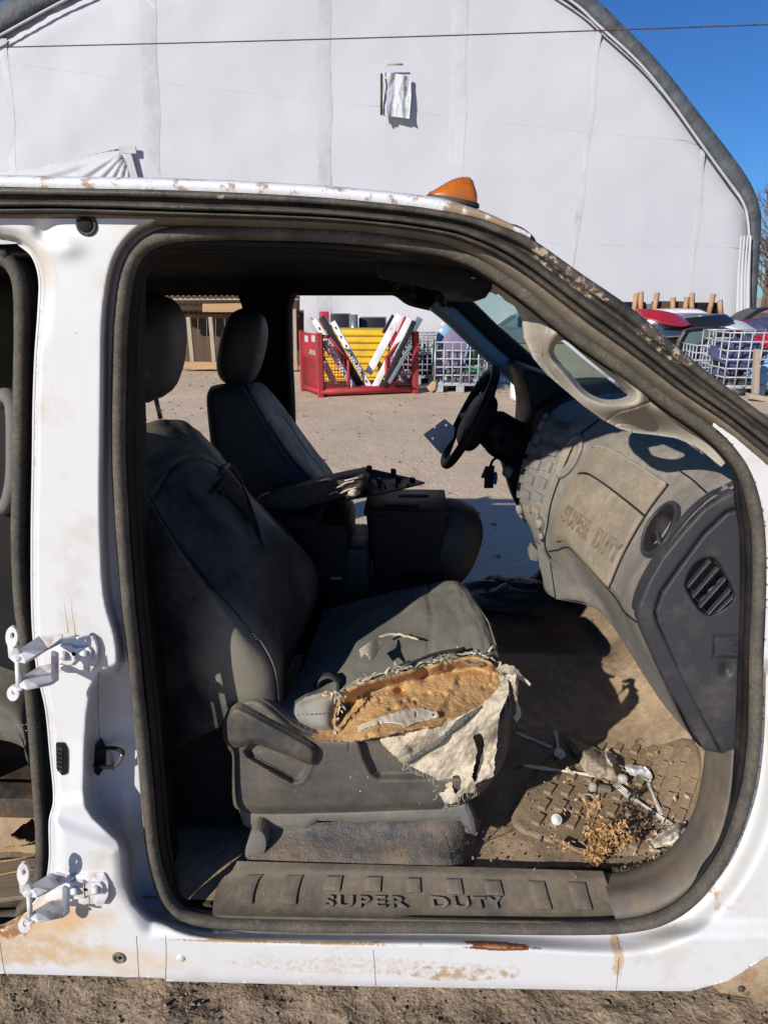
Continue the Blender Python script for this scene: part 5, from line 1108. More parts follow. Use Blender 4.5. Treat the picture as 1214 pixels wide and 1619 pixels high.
tube('cap_base', [c0, c0+n_*.008], .0135, pw, bt, n=20); tube('cap_rim', [c0+n_*.008, c0+n_*.012], [.009, .0085], pw, bt, n=18); tube('cap_centre', [c0+n_*.012, c0+n_*.015], [.0055, .005], pw, bt, n=14)
rgp = PZ(930, 1263, .345)
rng_ = tube('pull_ring', [rgp+np.array([.016*math.cos(a), .012*math.sin(a), .004*math.sin(a)]) for a in np.linspace(0, 2*np.pi, 20, endpoint=False)], .0025, M['trim'], None, n=6, closed=True); tag(rng_, 'small tan ring lying above the dry weed', 'ring')
stk = tube('dry_stick', crv([fp(885, 1330, .012), fp(905, 1342, .015), fp(930, 1352, .012), fp(945, 1360, .006)], 5), [.007]*6+[.0045]*10, mat('reddish_stick', (.30, .13, .07), .7, dust=(.3, .25, .2), amt=.4, ds=30), None, n=8); tag(stk, 'short reddish brown stick lying at the foot of the dry weed', 'stick')
# dry weed
weedm = mat('dry_weed_leaf', (.60, .32, .11), .8, dust=(.55, .36, .18), amt=.5, ds=40, var=.25, bump=0)
stemm = mat('dry_weed_stem', (.24, .13, .06), .8, bump=0)
def weed(name, label, base, stems, leafs, size, sm_, group=None, leafcol=None):
    root = thing(name, label, 'weed', base, group)
    S = []; Lf = []
    for tip, n in stems:
        b = np.array(base); t = np.array(tip); mid = (b+t)/2+rng.normal(0, .012, 3); p = crv([b, mid, t], 8); S.append(tube_data(p, np.linspace(.0016, .0006, len(p)), 5))
        for k in range(n):
            s = .25+.75*rng.random()**.8; q = p[int(s*(len(p)-1))]; dirn = rng.normal(0, 1, 3); dirn[2] = abs(dirn[2])*.3; dirn /= np.linalg.norm(dirn)
            q2 = q+dirn*(.006+.018*rng.random())*leafs; S.append(tube_data([q, q2], [.0006, .0004], 3))
            for j in range(3):
                c = q2+rng.normal(0, .004, 3); a = rng.normal(0, 1, 3); a /= np.linalg.norm(a); b2 = np.cross(a, rng.normal(0, 1, 3)); b2 /= np.linalg.norm(b2); l = size*(.5+rng.random()); n3 = np.cross(a, b2)
                Lf.append((np.array([c-a*l, c-b2*l*.4+n3*l*.2, c+a*l, c+b2*l*.4+n3*l*.2]), [(0, 1, 2), (0, 2, 3)]))
    V, F = join(S); mk('stem', V, F, sm_, root, kind='stuff')
    V, F = join(Lf); mk('leaves', V, F, leafcol or weedm, root, smooth=False, kind='stuff')
    return root
wb = PZ(944, 1372, .325)
weed('dry_weed', 'dry orange brown weed growing by the sill plate corner', wb, [(wb+np.array(t), n) for t, n in [((-.115, -.03, .10), 8), ((-.01, .03, .17), 40), ((.01, .02, .13), 36), ((.055, .01, .115), 60), ((.075, .0, .085), 40), ((.03, .0, .07), 40), ((-.015, -.01, .05), 20), ((-.03, .03, .16), 12)]], .62, .0058, stemm)
wb2 = PZ(712, 1368, .33)
weed('dry_twig', 'thin dark dry twig rising in front of the passenger seat rail', wb2, [(wb2+np.array(t), n) for t, n in [((.018, -.01, .10), 10), ((.03, -.03, .085), 8), ((-.02, -.03, .12), 5)]], .5, .003, M['black'], leafcol=M['steel_dk'])
wb3 = PZ(680, 1330, .34)
weed('dry_twig', 'faint brown dead twig lying below the seat base trim', wb3, [(wb3+np.array(t), n) for t, n in [((.04, -.02, .03), 6), ((-.03, -.02, .02), 5), ((.05, -.03, -.005), 5)]], .5, .002, stemm)
# small litter round the weed
lt = []
for k in range(170):
    if k < 90: x, y = 1056+rng.normal(0, 20), 1322+rng.normal(0, 13)
    else: x, y = rng.uniform(850, 1090), rng.uniform(1190, 1368)
    if sdpoly(np.array([x]), np.array([y]), MATO)[0] > 12: continue
    c = fp(x, y, .004+.010*rng.random()); s_ = .003+.007*rng.random()**2; a = rng.normal(0, 1, 3); a /= np.linalg.norm(a); b2 = np.cross(a, rng.normal(0, 1, 3)); b2 /= np.linalg.norm(b2); n3 = np.cross(a, b2)*s_*.35
    lt.append((np.array([c-a*s_, c-b2*s_*.6+n3, c+a*s_*1.2, c+b2*s_*.5+n3]), [(0, 1, 2), (0, 2, 3)]))
V, F = join(lt); lo2 = mk('leaf_flakes', V, F, mat('leaf_flake', (.50, .38, .26), .85, dust=(.62, .55, .45), amt=.5, ds=50, var=.3, bump=0), None, smooth=False, kind='stuff'); tag(lo2, 'small dry leaf flakes scattered over the rubber mat', 'leaf litter')
# moss along the sill joint
mv = []
for k in range(420):
    t = rng.random(); x = 835+190*t; y = 1376+rng.normal(0, 1.5)-(max(0, x-990)*.30); c = PZ(x, y, .322); s = .0025+.003*rng.random()
    v, f = box_data(c, (s, s, s*1.3), rz(rng.random()*3)); mv.append((v, f))
V, F = join(mv); mo = mk('moss', V, F, mat('moss', (.035, .05, .012), .95, dust=(.12, .08, .04), amt=.5, ds=60, bump=0), None, kind='stuff'); tag(mo, 'thin line of dark moss along the back edge of the sill plate', 'moss')
# crumbs of dirt on floor and sill
cr = []
for k in range(900):
    x, y = rng.uniform(340, 1090), rng.uniform(1170, 1450)
    if sdpoly(np.array([x]), np.array([y]), SEALC)[0] > -45: continue
    if y > 1372: u_, v_ = search(spl, x, y) if k % 4 == 0 else (None, None)
    if y > 1372 and (k % 4 or x > 960): continue
    c = spl(u_, v_) if y > 1372 else PZ(x, y, .318+(.008 if x > 815 else 0)+(.10*float(sst(1010, 1120, x)*sst(1330, 1150, y)) if x > 815 else 0))
    if y <= 1372 and x < 815 and (y < 1300): continue
    s = .0012+.003*rng.random()**3; cr.append(box_data(c, (s, s*1.3, s), rz(rng.random()*3)))
V, F = join(cr); co = mk('dirt_crumbs', V, F, mat('dirt_crumb', (.34, .26, .18), .95, bump=0), None, smooth=False, kind='stuff'); tag(co, 'scattered crumbs of dirt on the cab floor and sill', 'dirt')
# card on the steering wheel, key tags under the column
cd = thing('paper_card', 'bluish white card with three punched holes hanging on the steering wheel', 'card', P(695, 690, 1.26))
CD = [(669, 687), (703, 662), (719, 675), (717, 692), (697, 718)]
hol = lambda x, y: [(x+2*math.cos(a), y+2*math.sin(a)) for a in np.linspace(0, 2*np.pi, 8, endpoint=False)]
hfield('card', CD, [hol(687, 675), hol(705, 672), hol(684, 693)], lambda x, y, d: 1.26+.10*(x-669)/50+.03*np.sin((x-669)*.05), 1.2, mat('card', (.62, .68, .78), .25, bump=0, coat=.3), cd, thick=.001)
kt = thing('key_tag', 'bunch of black and blue key tags hanging below the steering column', 'key tag', P(773, 750, 1.32))
prism('tag', PL([(767, 738), (782, 736), (780, 772), (765, 772)], 1.31), (0, .004, 0), M['black'], kt, bev=.001)
prism('tag', PL([(768, 736), (774, 740), (770, 758), (760, 755)], 1.315), (0, .004, 0), M['cap'], kt, bev=.001)
ellipsoid('blue_fob', P(783, 756, 1.33), (.008, .006, .025), mat('blue_plastic', (.02, .16, .5), .35, bump=0), kt)
tube('cord', crv([P(775, 738, 1.31), P(779, 728, 1.32), P(788, 722, 1.34)], 4), .005, M['black'], kt, n=6)
# ================================================================== GROUND
M['dirt'] = mat('yard_dirt', (.66, .51, .36), .95, dust=(.52, .40, .28), amt=.42, ds=.9, dsoft=.5, var=.12, vs=.35, bump=.55, bs=22, spot=(.66, .54, .40), samt=.14, ss=14, fine=.22)
M['dirt2'] = mat('near_soil', (.29, .215, .15), .95, dust=(.42, .325, .23), amt=.45, ds=7, dsoft=.5, var=.25, vs=4, bump=1.0, bs=60, spot=(.30, .25, .2), samt=.16, ss=90, fine=.35)
mk('ground', [(-400, -60, 0), (400, -60, 0), (400, 700, 0), (-400, 700, 0)], [(0, 1, 2, 3)], M['dirt'], smooth=False)['kind'] = 'structure'
gx_ = np.linspace(-2.2, 2.2, 330); gy_ = np.linspace(-.9, 1.0, 150); GX, GY = np.meshgrid(gx_, gy_, indexing='ij')
ed = np.minimum(np.minimum(GX+2.2, 2.2-GX), np.minimum(GY+.9, 1.0-GY)); em = sst(0, .25, ed)
GZ = .005+em*(.055*(vn(GX, GY, .22, 4, 1)-.42)+.020*(vn(GX, GY, .05, 4, 2)-.5)+.012*(vn(GX, GY, .016, 3, 3)-.5)+.02); GZ = np.maximum(GZ, .005)
mk('soil', np.stack([GX, GY, GZ], -1).reshape(-1, 3), gridfaces(330, 150), M['dirt2'])['kind'] = 'structure'
def pebbles(name, n, xr, yr, smin, smax, m, zf, label):
    parts = []
    base = np.array([[0, 0, 1], [1, 0, 0], [0, 1, 0], [-1, 0, 0], [0, -1, 0], [0, 0, -1]], float); fc = [(0, 1, 2), (0, 2, 3), (0, 3, 4), (0, 4, 1), (5, 2, 1), (5, 3, 2), (5, 4, 3), (5, 1, 4)]
    for k in range(n):
        x, y = rng.uniform(*xr), rng.uniform(*yr); s = smin+(smax-smin)*rng.random()**4
        v = base*(s*(.6+.7*rng.random((6, 1))))*np.array([1.2, 1, .55]); v = v@rz(rng.random()*6).T+np.array([x, y, zf(x, y)+s*.2]); parts.append((v, fc))
    V, F = join(parts); o = mk(name, V, F, m, None, smooth=False, kind='stuff'); tag(o, label, 'pebbles')
def gzf(x, y): return float(GZ[int(np.clip((x+2.2)/4.4*329, 0, 329)), int(np.clip((y+.9)/1.9*149, 0, 149))])
M['peb'] = mat('pebble', (.30, .25, .2), .9, dust=(.16, .13, .1), amt=.5, ds=30, bump=0)
pebbles('pebbles', 5200, (-1.3, 1.3), (-.1, .6), .0012, .0075, M['peb'], gzf, 'small pebbles and clods on the soil below the truck sill')
pebbles('yard_stones', 2600, (-6, 7), (2.2, 16), .006, .035, M['peb'], lambda x, y: 0, 'scattered small stones across the dirt yard')
def G(px, py): return PZ(px, py, 0.0)
# ================================================================== FABRIC BUILDING
M['tarp'] = mat('white_fabric_wall', (.50, .507, .54), .62, var=.006, vs=.12, bump=.04, bs=2.2, spec=.25)
M['tarp2'] = mat('fabric_overlap', (.515, .52, .55), .55, dust=(.44, .44, .46), amt=.3, ds=.4, var=.03, bump=.1, bs=3, spec=.25)
M['tarpd'] = mat('fabric_overlap_grey', (.465, .47, .50), .6, dust=(.36, .36, .38), amt=.3, ds=.4, var=.03, bump=.1, bs=3, spec=.25)
M['rooff'] = mat('grey_roof_fabric', (.080, .090, .100), .6, dust=(.11, .12, .13), amt=.35, ds=.5, dsoft=.5, var=.12, vs=1.0, bump=.5, bs=3.0)
tent = thing('fabric_building', 'huge arched white fabric storage building with grey roof edge behind the truck', 'building', (2, 30, 0))
AIN = [(-392, 545), (-390, 480), (-380, 420), (-330, 330), (-200, 190), (-70, 92), (0, 55), (105, -2), (230, -62), (380, -112), (520, -125), (680, -105), (800, -62), (902, 0), (947, 40), (1007, 95), (1057, 155), (1107, 225), (1147, 280), (1172, 315), (1182, 345), (1185, 400), (1183, 500), (1182, 545)]
AOUT_ = [(-425, 545), (-424, 480), (-412, 415), (-358, 312), (-225, 162), (-92, 62), (-22, 22), (85, -38), (218, -102), (376, -152), (522, -165), (690, -143), (822, -92), (940, 0), (987, 45), (1022, 80), (1057, 120), (1107, 185), (1157, 250), (1185, 292), (1198, 325), (1201, 362), (1193, 500), (1191, 545)]
AOUT = AOUT_
WO = np.vstack([crv(AIN, 4)])
def wallY(x, y, d):
    return 30.0+.35*(vn(x, y, 260, 3, 3)-.5)+.10*(vn(x, y, 60, 3, 5)-.5)+.30*sst(440, 520, y)*(vn(x, y*.3, 34, 3, 7)-.5)+.25*np.exp(-(np.minimum(d, 0)/14.)**2)
hfield('end_wall', WO, [], wallY, 12, M['tarp'], tent)
ci, co = resamp(crv(AIN, 6), 260), resamp(crv(AOUT, 6), 260)
rows = []
for i in range(260):
    w = .05*math.sin(i*2.1)+.06*math.sin(i*.9+1)
    a, b = P(*ci[i], 30.15), P(*co[i], 30.9); co[i] = co[i]+(co[i]-ci[i])*.22; m1 = P(*(ci[i]*.95+co[i]*.05), 29.88+w*.3); m2 = P(*(ci[i]*.45+co[i]*.55), 29.82+w*.8); m3 = P(*(ci[i]*.08+co[i]*.92), 30.05+w)
    rows.append([a, m1, m2, m3, b, b+np.array([0, 8, 0]), b+np.array([0, 34, 0])])
rows = np.array(rows); mk('roof_edge', rows[:, :5].reshape(-1, 3), gridfaces(260, 5), M['rooff'], tent); mk('roof', rows[:, 4:].reshape(-1, 3), gridfaces(260, 3), M['rooff'], tent)
tube('edge_piping', P(ci[:, 0], ci[:, 1], 29.7), .05, M['tarp2'], tent, n=6)
def seamband(a, b, w, m):
    q = resamp(crv([a, ((a[0]+b[0])/2+2, (a[1]+b[1])/2), b], 6), 24); Lq = [(x-w/2+1.2*math.sin(y*.05), y) for x, y in q]; Rq = [(x+w/2+1.5*math.sin(y*.04+1), y) for x, y in q]
    yy = np.array([q_[1] for q_ in q]); V = []
    for (l, r) in zip(Lq, Rq): V += [P(*l, float(wallY(np.array(l[0]), np.array(l[1]), np.array(-99.)))-.004), P((l[0]+r[0])/2, l[1], float(wallY(np.array(l[0]), np.array(l[1]), np.array(-99.)))-.016), P(*r, float(wallY(np.array(r[0]), np.array(r[1]), np.array(-99.)))-.008)]
    mk('panel_overlap', V, gridfaces(24, 3), m, tent)
for a, b, w, m in [((230, -50), (242, 330), 26, 'tarpd'), ((510, -118), (512, 520), 22, 'tarpd'), ((728, -85), (712, 520), 26, 'tarp2'), ((947, 48), (903, 430), 9, 'tarp2'), ((1112, 236), (1084, 500), 9, 'tarp2'), ((5, 60), (22, 300), 12, 'tarp2')]: seamband(a, b, w, M[m])
for pth in [[(-60, 92), (0, 98), (120, 113), (250, 130), (400, 147), (600, 168)], [(652, 176), (800, 194), (960, 211), (1100, 222)], [(770, 380), (930, 386), (1060, 389), (1180, 391)]]:
    q = resamp(crv(pth, 6), 40); tube('seam_line', [P(a, b, float(wallY(np.array(a), np.array(b), np.array(-99.)))+.004) for a, b in q], .009, M['tarp2'], tent, n=5)
hfield('window_flap', [(603, 114), (618, 114), (634, 117), (649, 121), (650, 150), (647, 187), (626, 184), (604, 182), (602, 150)], [], lambda x, y, d: 29.80-.12*sst(130, 185, y)+.22*(vn(x*1.6, y*.45, 9, 3, 3)-.5)+.05*np.sin(x*.3+y*.02), 1.5, M['tarp2'], tent, thick=.05)
tube('flap_bar', [P(603, 116, 29.6), P(603, 181, 29.5)], .05, M['steel_dk'], tent, n=6); tube('wall_slot', [P(612, 101, 29.75), P(637, 101, 29.75)], .035, M['trim'], tent, n=6)
hfield('loose_tarp_fold', [(-60, 282), (0, 272), (100, 254), (188, 234), (196, 238), (212, 262), (222, 300), (-60, 310)], [], lambda x, y, d: 29.75-.28*np.exp(-((np.arctan2(y-232, 200-x)*9-1.6)/.7)**2)-.05*np.sin(np.arctan2(y-232, 205-x)*26)+.4*np.exp(-(np.minimum(d, 0)/9)**2), 2.5, M['tarp2'], tent)
prism('patch', PL([(188, 230), (214, 230), (215, 242), (188, 241)], 29.7), (0, .1, 0), M['tarpd'], tent)
prism('patch', PL([(196, 242), (207, 242), (218, 282), (206, 280)], 29.68), (0, .1, 0), M['tarpd'], tent)
for k in range(4):
    x = 1166+k*5; q = crv([(x+6, 372), (x+2, 430), (x, 505)], 6); tube('gathered_fold', [P(a, b, 29.6) for a, b in q], np.linspace(.03, .09+.03*(k % 2), len(q)), M['tarp2'], tent, n=7, flat=1.0)
# ================================================================== WIRE AND TREES
wr = tube('overhead_wire', [P(x, 74-36*(x/1214.)+7*math.sin(math.pi*np.clip(x/1214., 0, 1))*.35, 13) for x in np.linspace(-500, 1700, 40)], .0105, M['steel_dk'], None, n=6); tag(wr, 'thin dark overhead wire crossing in front of the white building', 'wire')
M['bark'] = mat('bare_bark', (.17, .12, .09), .9, bump=0)
def bare_tree(x, y, h, label, seed):
    r = np.random.default_rng(seed); root = thing('bare_tree', label, 'tree', (x, y, 0), 'bare trees at the right edge')
    tr = tube_data([(x, y, 0), (x+.1, y, h*.3), (x, y, h*.62), (x+.2, y, h)], [h*.022, h*.018, h*.010, h*.002], 8); mk('trunk', *tr, M['bark'], root)
    S = []
    def grow(p, d, l, rad, n):
        q = p+d*l; m_ = p+d*l*.5+r.normal(0, l*.05, 3); S.append(tube_data([p, m_, q], [rad, rad*.8, rad*.55], 4, cap=False))
        if n:
            for _ in range(r.integers(2, 4)):
                e = d+r.normal(0, .42, 3)+np.array([0, 0, .12]); e /= np.linalg.norm(e); grow(p+d*l*r.uniform(.45, 1), e, l*r.uniform(.5, .75), rad*.55, n-1)
    for k in range(34):
        z = h*(.12+.8*k/34); a = r.uniform(0, 6.3); d = np.array([math.cos(a)*.7, math.sin(a)*.7, .75]); grow(np.array([x, y, z]), d/np.linalg.norm(d), h*.24*(1.15-k/38), h*.007, 3)
    V, F = join(S); mk('crown', V, F, M['bark'], root, kind='stuff')
for k, (px, Y, h, lab) in enumerate([(1209, 46, 9.4, 'tall bare tree just right of the white building edge'), (1262, 52, 11, 'taller bare tree beyond the right picture edge'), (1200, 60, 9.0, 'small bare tree farthest back beside the building')]):
    p = P(px, 520, Y); bare_tree(p[0], Y, h, lab, 11+k)
# ================================================================== TIMBER SHED
shed = thing('timber_shed', 'open timber lean-to shed with brown plank back wall seen through the far windows', 'shed', G(350, 586))
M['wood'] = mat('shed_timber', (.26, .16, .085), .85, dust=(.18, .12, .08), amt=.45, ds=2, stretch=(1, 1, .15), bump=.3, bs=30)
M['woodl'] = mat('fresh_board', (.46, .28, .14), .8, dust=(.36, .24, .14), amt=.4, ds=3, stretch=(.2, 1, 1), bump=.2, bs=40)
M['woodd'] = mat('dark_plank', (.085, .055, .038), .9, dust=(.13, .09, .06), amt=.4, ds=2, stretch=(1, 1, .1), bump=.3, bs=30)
M['wgrey'] = mat('grey_post', (.36, .30, .23), .85, bump=.2, bs=30)
k0 = None
for x in np.arange(215, 468, 14.0):
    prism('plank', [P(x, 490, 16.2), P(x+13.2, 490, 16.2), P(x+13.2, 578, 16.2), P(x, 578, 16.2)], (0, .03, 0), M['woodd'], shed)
rf = []
for i in np.linspace(0, 1, 120):
    x = 240+234*i; a, b = P(x, 466.5, 14.2), P(240+234*i, 497, 16.6); w = .018*math.sin(i*170); rf.append([a+np.array([0, 0, w]), (a+b)/2+np.array([0, 0, w]), b+np.array([0, 0, w])])
mk('tin_roof', np.array(rf).reshape(-1, 3), gridfaces(120, 3), mat('tin_roof', (.27, .24, .19), .6, dust=(.2, .13, .08), amt=.4, ds=3), shed)
for y0, y1, Y, nm, mm in [(468, 474, 14.3, 'fascia_board', 'wgrey'), (484, 490, 15.2, 'purlin', 'wgrey'), (496, 503, 15.9, 'beam', 'wood')]: prism(nm, [P(242, y0, Y), P(472, y0, Y), P(472, y1, Y), P(242, y1, Y)], (0, .08, 0), M[mm], shed)
for x0, y0, x1, y1, w, mm in [(297, 501, 304, 575, 6, 'wgrey'), (332, 501, 338, 572, 6, 'wgrey'), (372, 484, 372, 575, 6, 'wood'), (456, 476, 459, 583, 5, 'wgrey'), (465, 474, 467, 583, 5, 'wgrey'), (262, 490, 266, 578, 6, 'wood')]:
    prism('post', [P(x0-w/2, y0, 14.6), P(x0+w/2, y0, 14.6), P(x1+w/2, y1, 14.6), P(x1-w/2, y1, 14.6)], (0, .1, 0), M[mm], shed)
prism('header_board', [P(320, 480, 14.05), P(384, 479, 14.05), P(384, 493, 14.05), P(320, 493, 14.05)], (0, .05, 0), M['woodl'], shed)
prism('sill_beam', [P(286, 572, 14.5), P(470, 574, 14.5), P(470, 585, 14.5), P(286, 583, 14.5)], (0, .15, 0), M['woodl'], shed)
for (a, b) in [((262, 470), (282, 488)), ((455, 478), (468, 470))]: tube('brace', [P(*a, 14.5), P(*b, 14.5)], .05, M['wood'], shed, n=4)
# ================================================================== RED RACK AND WHAT LEANS IN IT
M['red'] = mat('red_steel_paint', (.40, .025, .035), .5, dust=(.22, .06, .045), amt=.4, ds=4, spot=(.2, .08, .05), samt=.15, ss=12, bump=.1)
rack = thing('steel_rack', 'red steel stillage rack with mesh sides holding leaning car sills', 'rack', G(580, 624))
A, B, Cc = G(507, 628), G(656, 622), G(480, 618); ux = (B-A); LX = np.linalg.norm(ux); ux /= LX; uy = (Cc-A); LY = np.linalg.norm(uy); uy = np.array([-ux[1], ux[0], 0]); LY = 1.05
AC = Cc-A; HZ = float(P(507, 526, A[1])[2])
Zv = np.array([0, 0, 1.]); Rk = np.stack([ux, uy, Zv], 1)
def rk(x, y, z): return A+ux*x+uy*y+Zv*z
D_ = Cc+ux*LX
def bar(nm, a, b, w, m, par): return tube(nm, [a, b], w*.7, m, par, n=4)
for p in (A, B, Cc, D_): bbox('post', p+Zv*HZ/2, (.09, .09, HZ), M['red'], rack, R=Rk, bev=.008, seg=1)
for a, b in ((A, B), (Cc, D_), (A, Cc), (B, D_)): bar('base_beam', a+Zv*.09, b+Zv*.09, .085, M['red'], rack)
prism('deck', [A+Zv*.13, B+Zv*.13, D_+Zv*.13, Cc+Zv*.13], (0, 0, .01), M['red'], rack)
# end panel
ex = AC/np.linalg.norm(AC); en = np.linalg.norm(AC)
prism('end_plate', [A+ex*en*.08+Zv*HZ*.98, A+ex*en*.95+Zv*HZ*.98, A+ex*en*.95+Zv*HZ*.62, A+ex*en*.65+Zv*HZ*.62, A+ex*en*.55+Zv*HZ*.72, A+ex*en*.25+Zv*HZ*.72, A+ex*en*.2+Zv*HZ*.62, A+ex*en*.08+Zv*HZ*.62], (.0, .012, 0), M['red'], rack)
for k in range(13): bar('end_slat', A+ex*en*.06+Zv*HZ*(.12+.038*k), A+ex*en*.95+Zv*HZ*(.12+.038*k), .02, M['red'], rack)
prism('end_backplate', [A+ex*en*.06+Zv*HZ*.08+uy*.05, A+ex*en*.95+Zv*HZ*.08+uy*.05, A+ex*en*.95+Zv*HZ*.64+uy*.05, A+ex*en*.06+Zv*HZ*.64+uy*.05], (0, .01, 0), M['red'], rack)
for (x, z) in ((.75, .88), (.35, .90)): prism('paper_label', [A+ex*en*(x-.1)+Zv*HZ*(z-.05)-uy*.012, A+ex*en*(x+.1)+Zv*HZ*(z-.05)-uy*.012, A+ex*en*(x+.1)+Zv*HZ*(z+.05)-uy*.012, A+ex*en*(x-.1)+Zv*HZ*(z+.05)-uy*.012], (0, .003, 0), M['white'], rack)
def meshpanel(x0, x1, top):
    """top: list of (fraction of x, z)"""
    fr = [rk(x0, 0, .12)]+[rk(x0+(x1-x0)*f, 0, z) for f, z in top]+[rk(x1, 0, .12)]
    for a, b in zip(fr, fr[1:]+fr[:1]): bar('mesh_frame', a, b, .04, M['red'], rack)
    S = []; fx = [f for f, z in top]; fz_ = [z for f, z in top]
    for x in np.arange(x0+.05, x1, .052): S.append(tube_data([rk(x, .01, .12), rk(x, .01, np.interp((x-x0)/(x1-x0), fx, fz_))], .0055, 3))
    for z in np.arange(.17, max(fz_), .052):
        ok = [x for x in np.linspace(x0, x1, 60) if np.interp((x-x0)/(x1-x0), fx, fz_) > z]
        if len(ok) > 1: S.append(tube_data([rk(ok[0], .012, z), rk(ok[-1], .012, z)], .0055, 3))
    V, F = join(S); mk('wire_mesh', V, F, M['red'], rack, kind='stuff')
meshpanel(.04, LX*.29, [(0, HZ*.95), (.3, HZ*.93), (1, HZ*.58)])
meshpanel(LX*.69, LX-.04, [(0, HZ*.60), (.72, HZ*.97), (1, HZ*.97)])
M['pwhite'] = mat('white_car_paint', (.74, .75, .78), .3, dust=(.5, .45, .4), amt=.25, ds=4, bump=0, coat=.3)
M['pblack'] = mat('black_car_paint', (.015, .015, .017), .35, bump=0); M['pgrey'] = mat('grey_car_paint', (.22, .25, .28), .3, metal=.4, bump=0)
M['ptan'] = mat('tan_car_paint', (.42, .39, .33), .4, bump=0); M['pred'] = mat('red_car_paint', (.42, .02, .03), .3, bump=0, coat=.3); M['pblue'] = mat('pale_blue_car_paint', (.22, .36, .50), .3, bump=0)
def sill(a, b, wpx, Y, m, label, slots=0, lean=.0):
    A0, B0 = P(*a, Y), P(*b, Y-lean); d = B0-A0; L = np.linalg.norm(d); w = wpx*(Y+1.15)/1120.
    root = bbox('car_sill', (A0+B0)/2, (L, .10, w), m, None, R=frame(d, (0, 1, 0)), bev=.014); tag(root, label, 'car sill', 'car sills leaning in the red rack')
    Rf = frame(d, (0, 1, 0))
    for k in range(slots):
        c = A0+d*((k+.7)/(slots+.4)); bbox('slot', c-Rf[:, 1]*.051, (.05, .006, w*.3), M['pblack'], root, R=Rf, bev=.002, seg=1)
y0 = A[1]
sill((488, 503), (524, 560), 9, y0+.95, M['ptan'], 'pale tan sill leaning at the far left of the red rack')
sill((497, 505), (562, 610), 9, y0+.75, M['pwhite'], 'white sill with slots, leftmost of the white ones', 5)
sill((508, 500), (572, 612), 10, y0+.62, M['pblack'], 'black sill between the two left white sills')
sill((526, 508), (585, 612), 8, y0+.48, M['pwhite'], 'bright white sill with slots leaning along the left edge of the gap', 7)
sill((514, 538), (558, 612), 8, y0+.30, M['pwhite'], 'white slotted sill lowest behind the left red mesh', 5)
sill((506, 560), (530, 608), 9, y0+.24, M['ptan'], 'short pale sill at the bottom left corner of the rack')
sill((632, 497), (582, 590), 12, y0+.72, M['pwhite'], 'broad white sill, left one of the right hand leaning pair')
sill((641, 500), (596, 604), 4, y0+.66, M['pred'], 'thin red sill between the two white right hand sills')
sill((648, 503), (592, 612), 10, y0+.46, M['pwhite'], 'white sill, right one of the right hand leaning pair')
sill((622, 498), (606, 526), 6, y0+.95, M['pblack'], 'black sill behind the broad white one')
sill((655, 507), (606, 612), 8, y0+.36, M['pblack'], 'black sill just right of the right hand white pair')
sill((664, 502), (640, 545), 10, y0+.80, M['pgrey'], 'grey blue sill leaning at the top right of the rack')
sill((650, 545), (615, 605), 6, y0+.26, M['pgrey'], 'thin grey sill behind the right red mesh')
bh = G(572, 606)[1]; yb = thing('yellow_bin', 'yellow ribbed plastic bin behind the red rack', 'bin', P(574, 560, 12.9)*np.array([1, 1, 0]))
M['yel'] = mat('yellow_plastic', (.72, .46, .02), .5, dust=(.45, .3, .06), amt=.3, ds=3, bump=0)
c0, c1 = P(512, 521, 12.9), P(614, 521, 12.9); bbox('bin_body', ((c0+c1)/2*np.array([1, 0, 0])+np.array([0, 13.4, c0[2]/2])), (c1[0]-c0[0], 1.0, c0[2]), M['yel'], yb, bev=.03)
for k in range(7): bbox('bin_rib', ((c0+c1)/2*np.array([1, 0, 0])+np.array([0, 12.89, c0[2]*(.10+.135*k)])), (c1[0]-c0[0]+.03, .06, .05), M['yel'], yb, bev=.012, seg=1)
def boxpx(name, x0, y0_, x1, y1, Y, dep, m, label, cat, bev=.02, group=None):
    a, b = P(x0, y0_, Y), P(x1, y1, Y); o = bbox(name, ((a[0]+b[0])/2, Y+dep/2, (a[2]+b[2])/2), (abs(b[0]-a[0]), dep, abs(a[2]-b[2])), m, None, bev=bev); tag(o, label, cat, group); return o
crt = boxpx('black_crate', 567, 502, 609, 560, 14.0, .8, M['pblack'], 'tall black plastic crate standing behind the yellow bin', 'crate')
boxpx('black_crate', 522, 496, 552, 560, 14.3, .6, M['pblack'], 'shorter black crate left of the grey roll', 'crate'); boxpx('red_panel', 504, 492, 521, 560, 14.6, .08, M['pred'], 'dark red car panel upright behind the left white sills', 'car panel')
gr2 = tube('grey_roll', [P(559, 497, 13.8), P(560, 560, 13.8)], .085, M['pgrey'], None, n=14); tag(gr2, 'grey upright roll beside the black crate', 'roll')
boxpx('dark_bin', 660, 560, 688, 622, 12.6, .9, M['pblack'], 'dark bin in shadow between red rack and wire cage', 'bin')
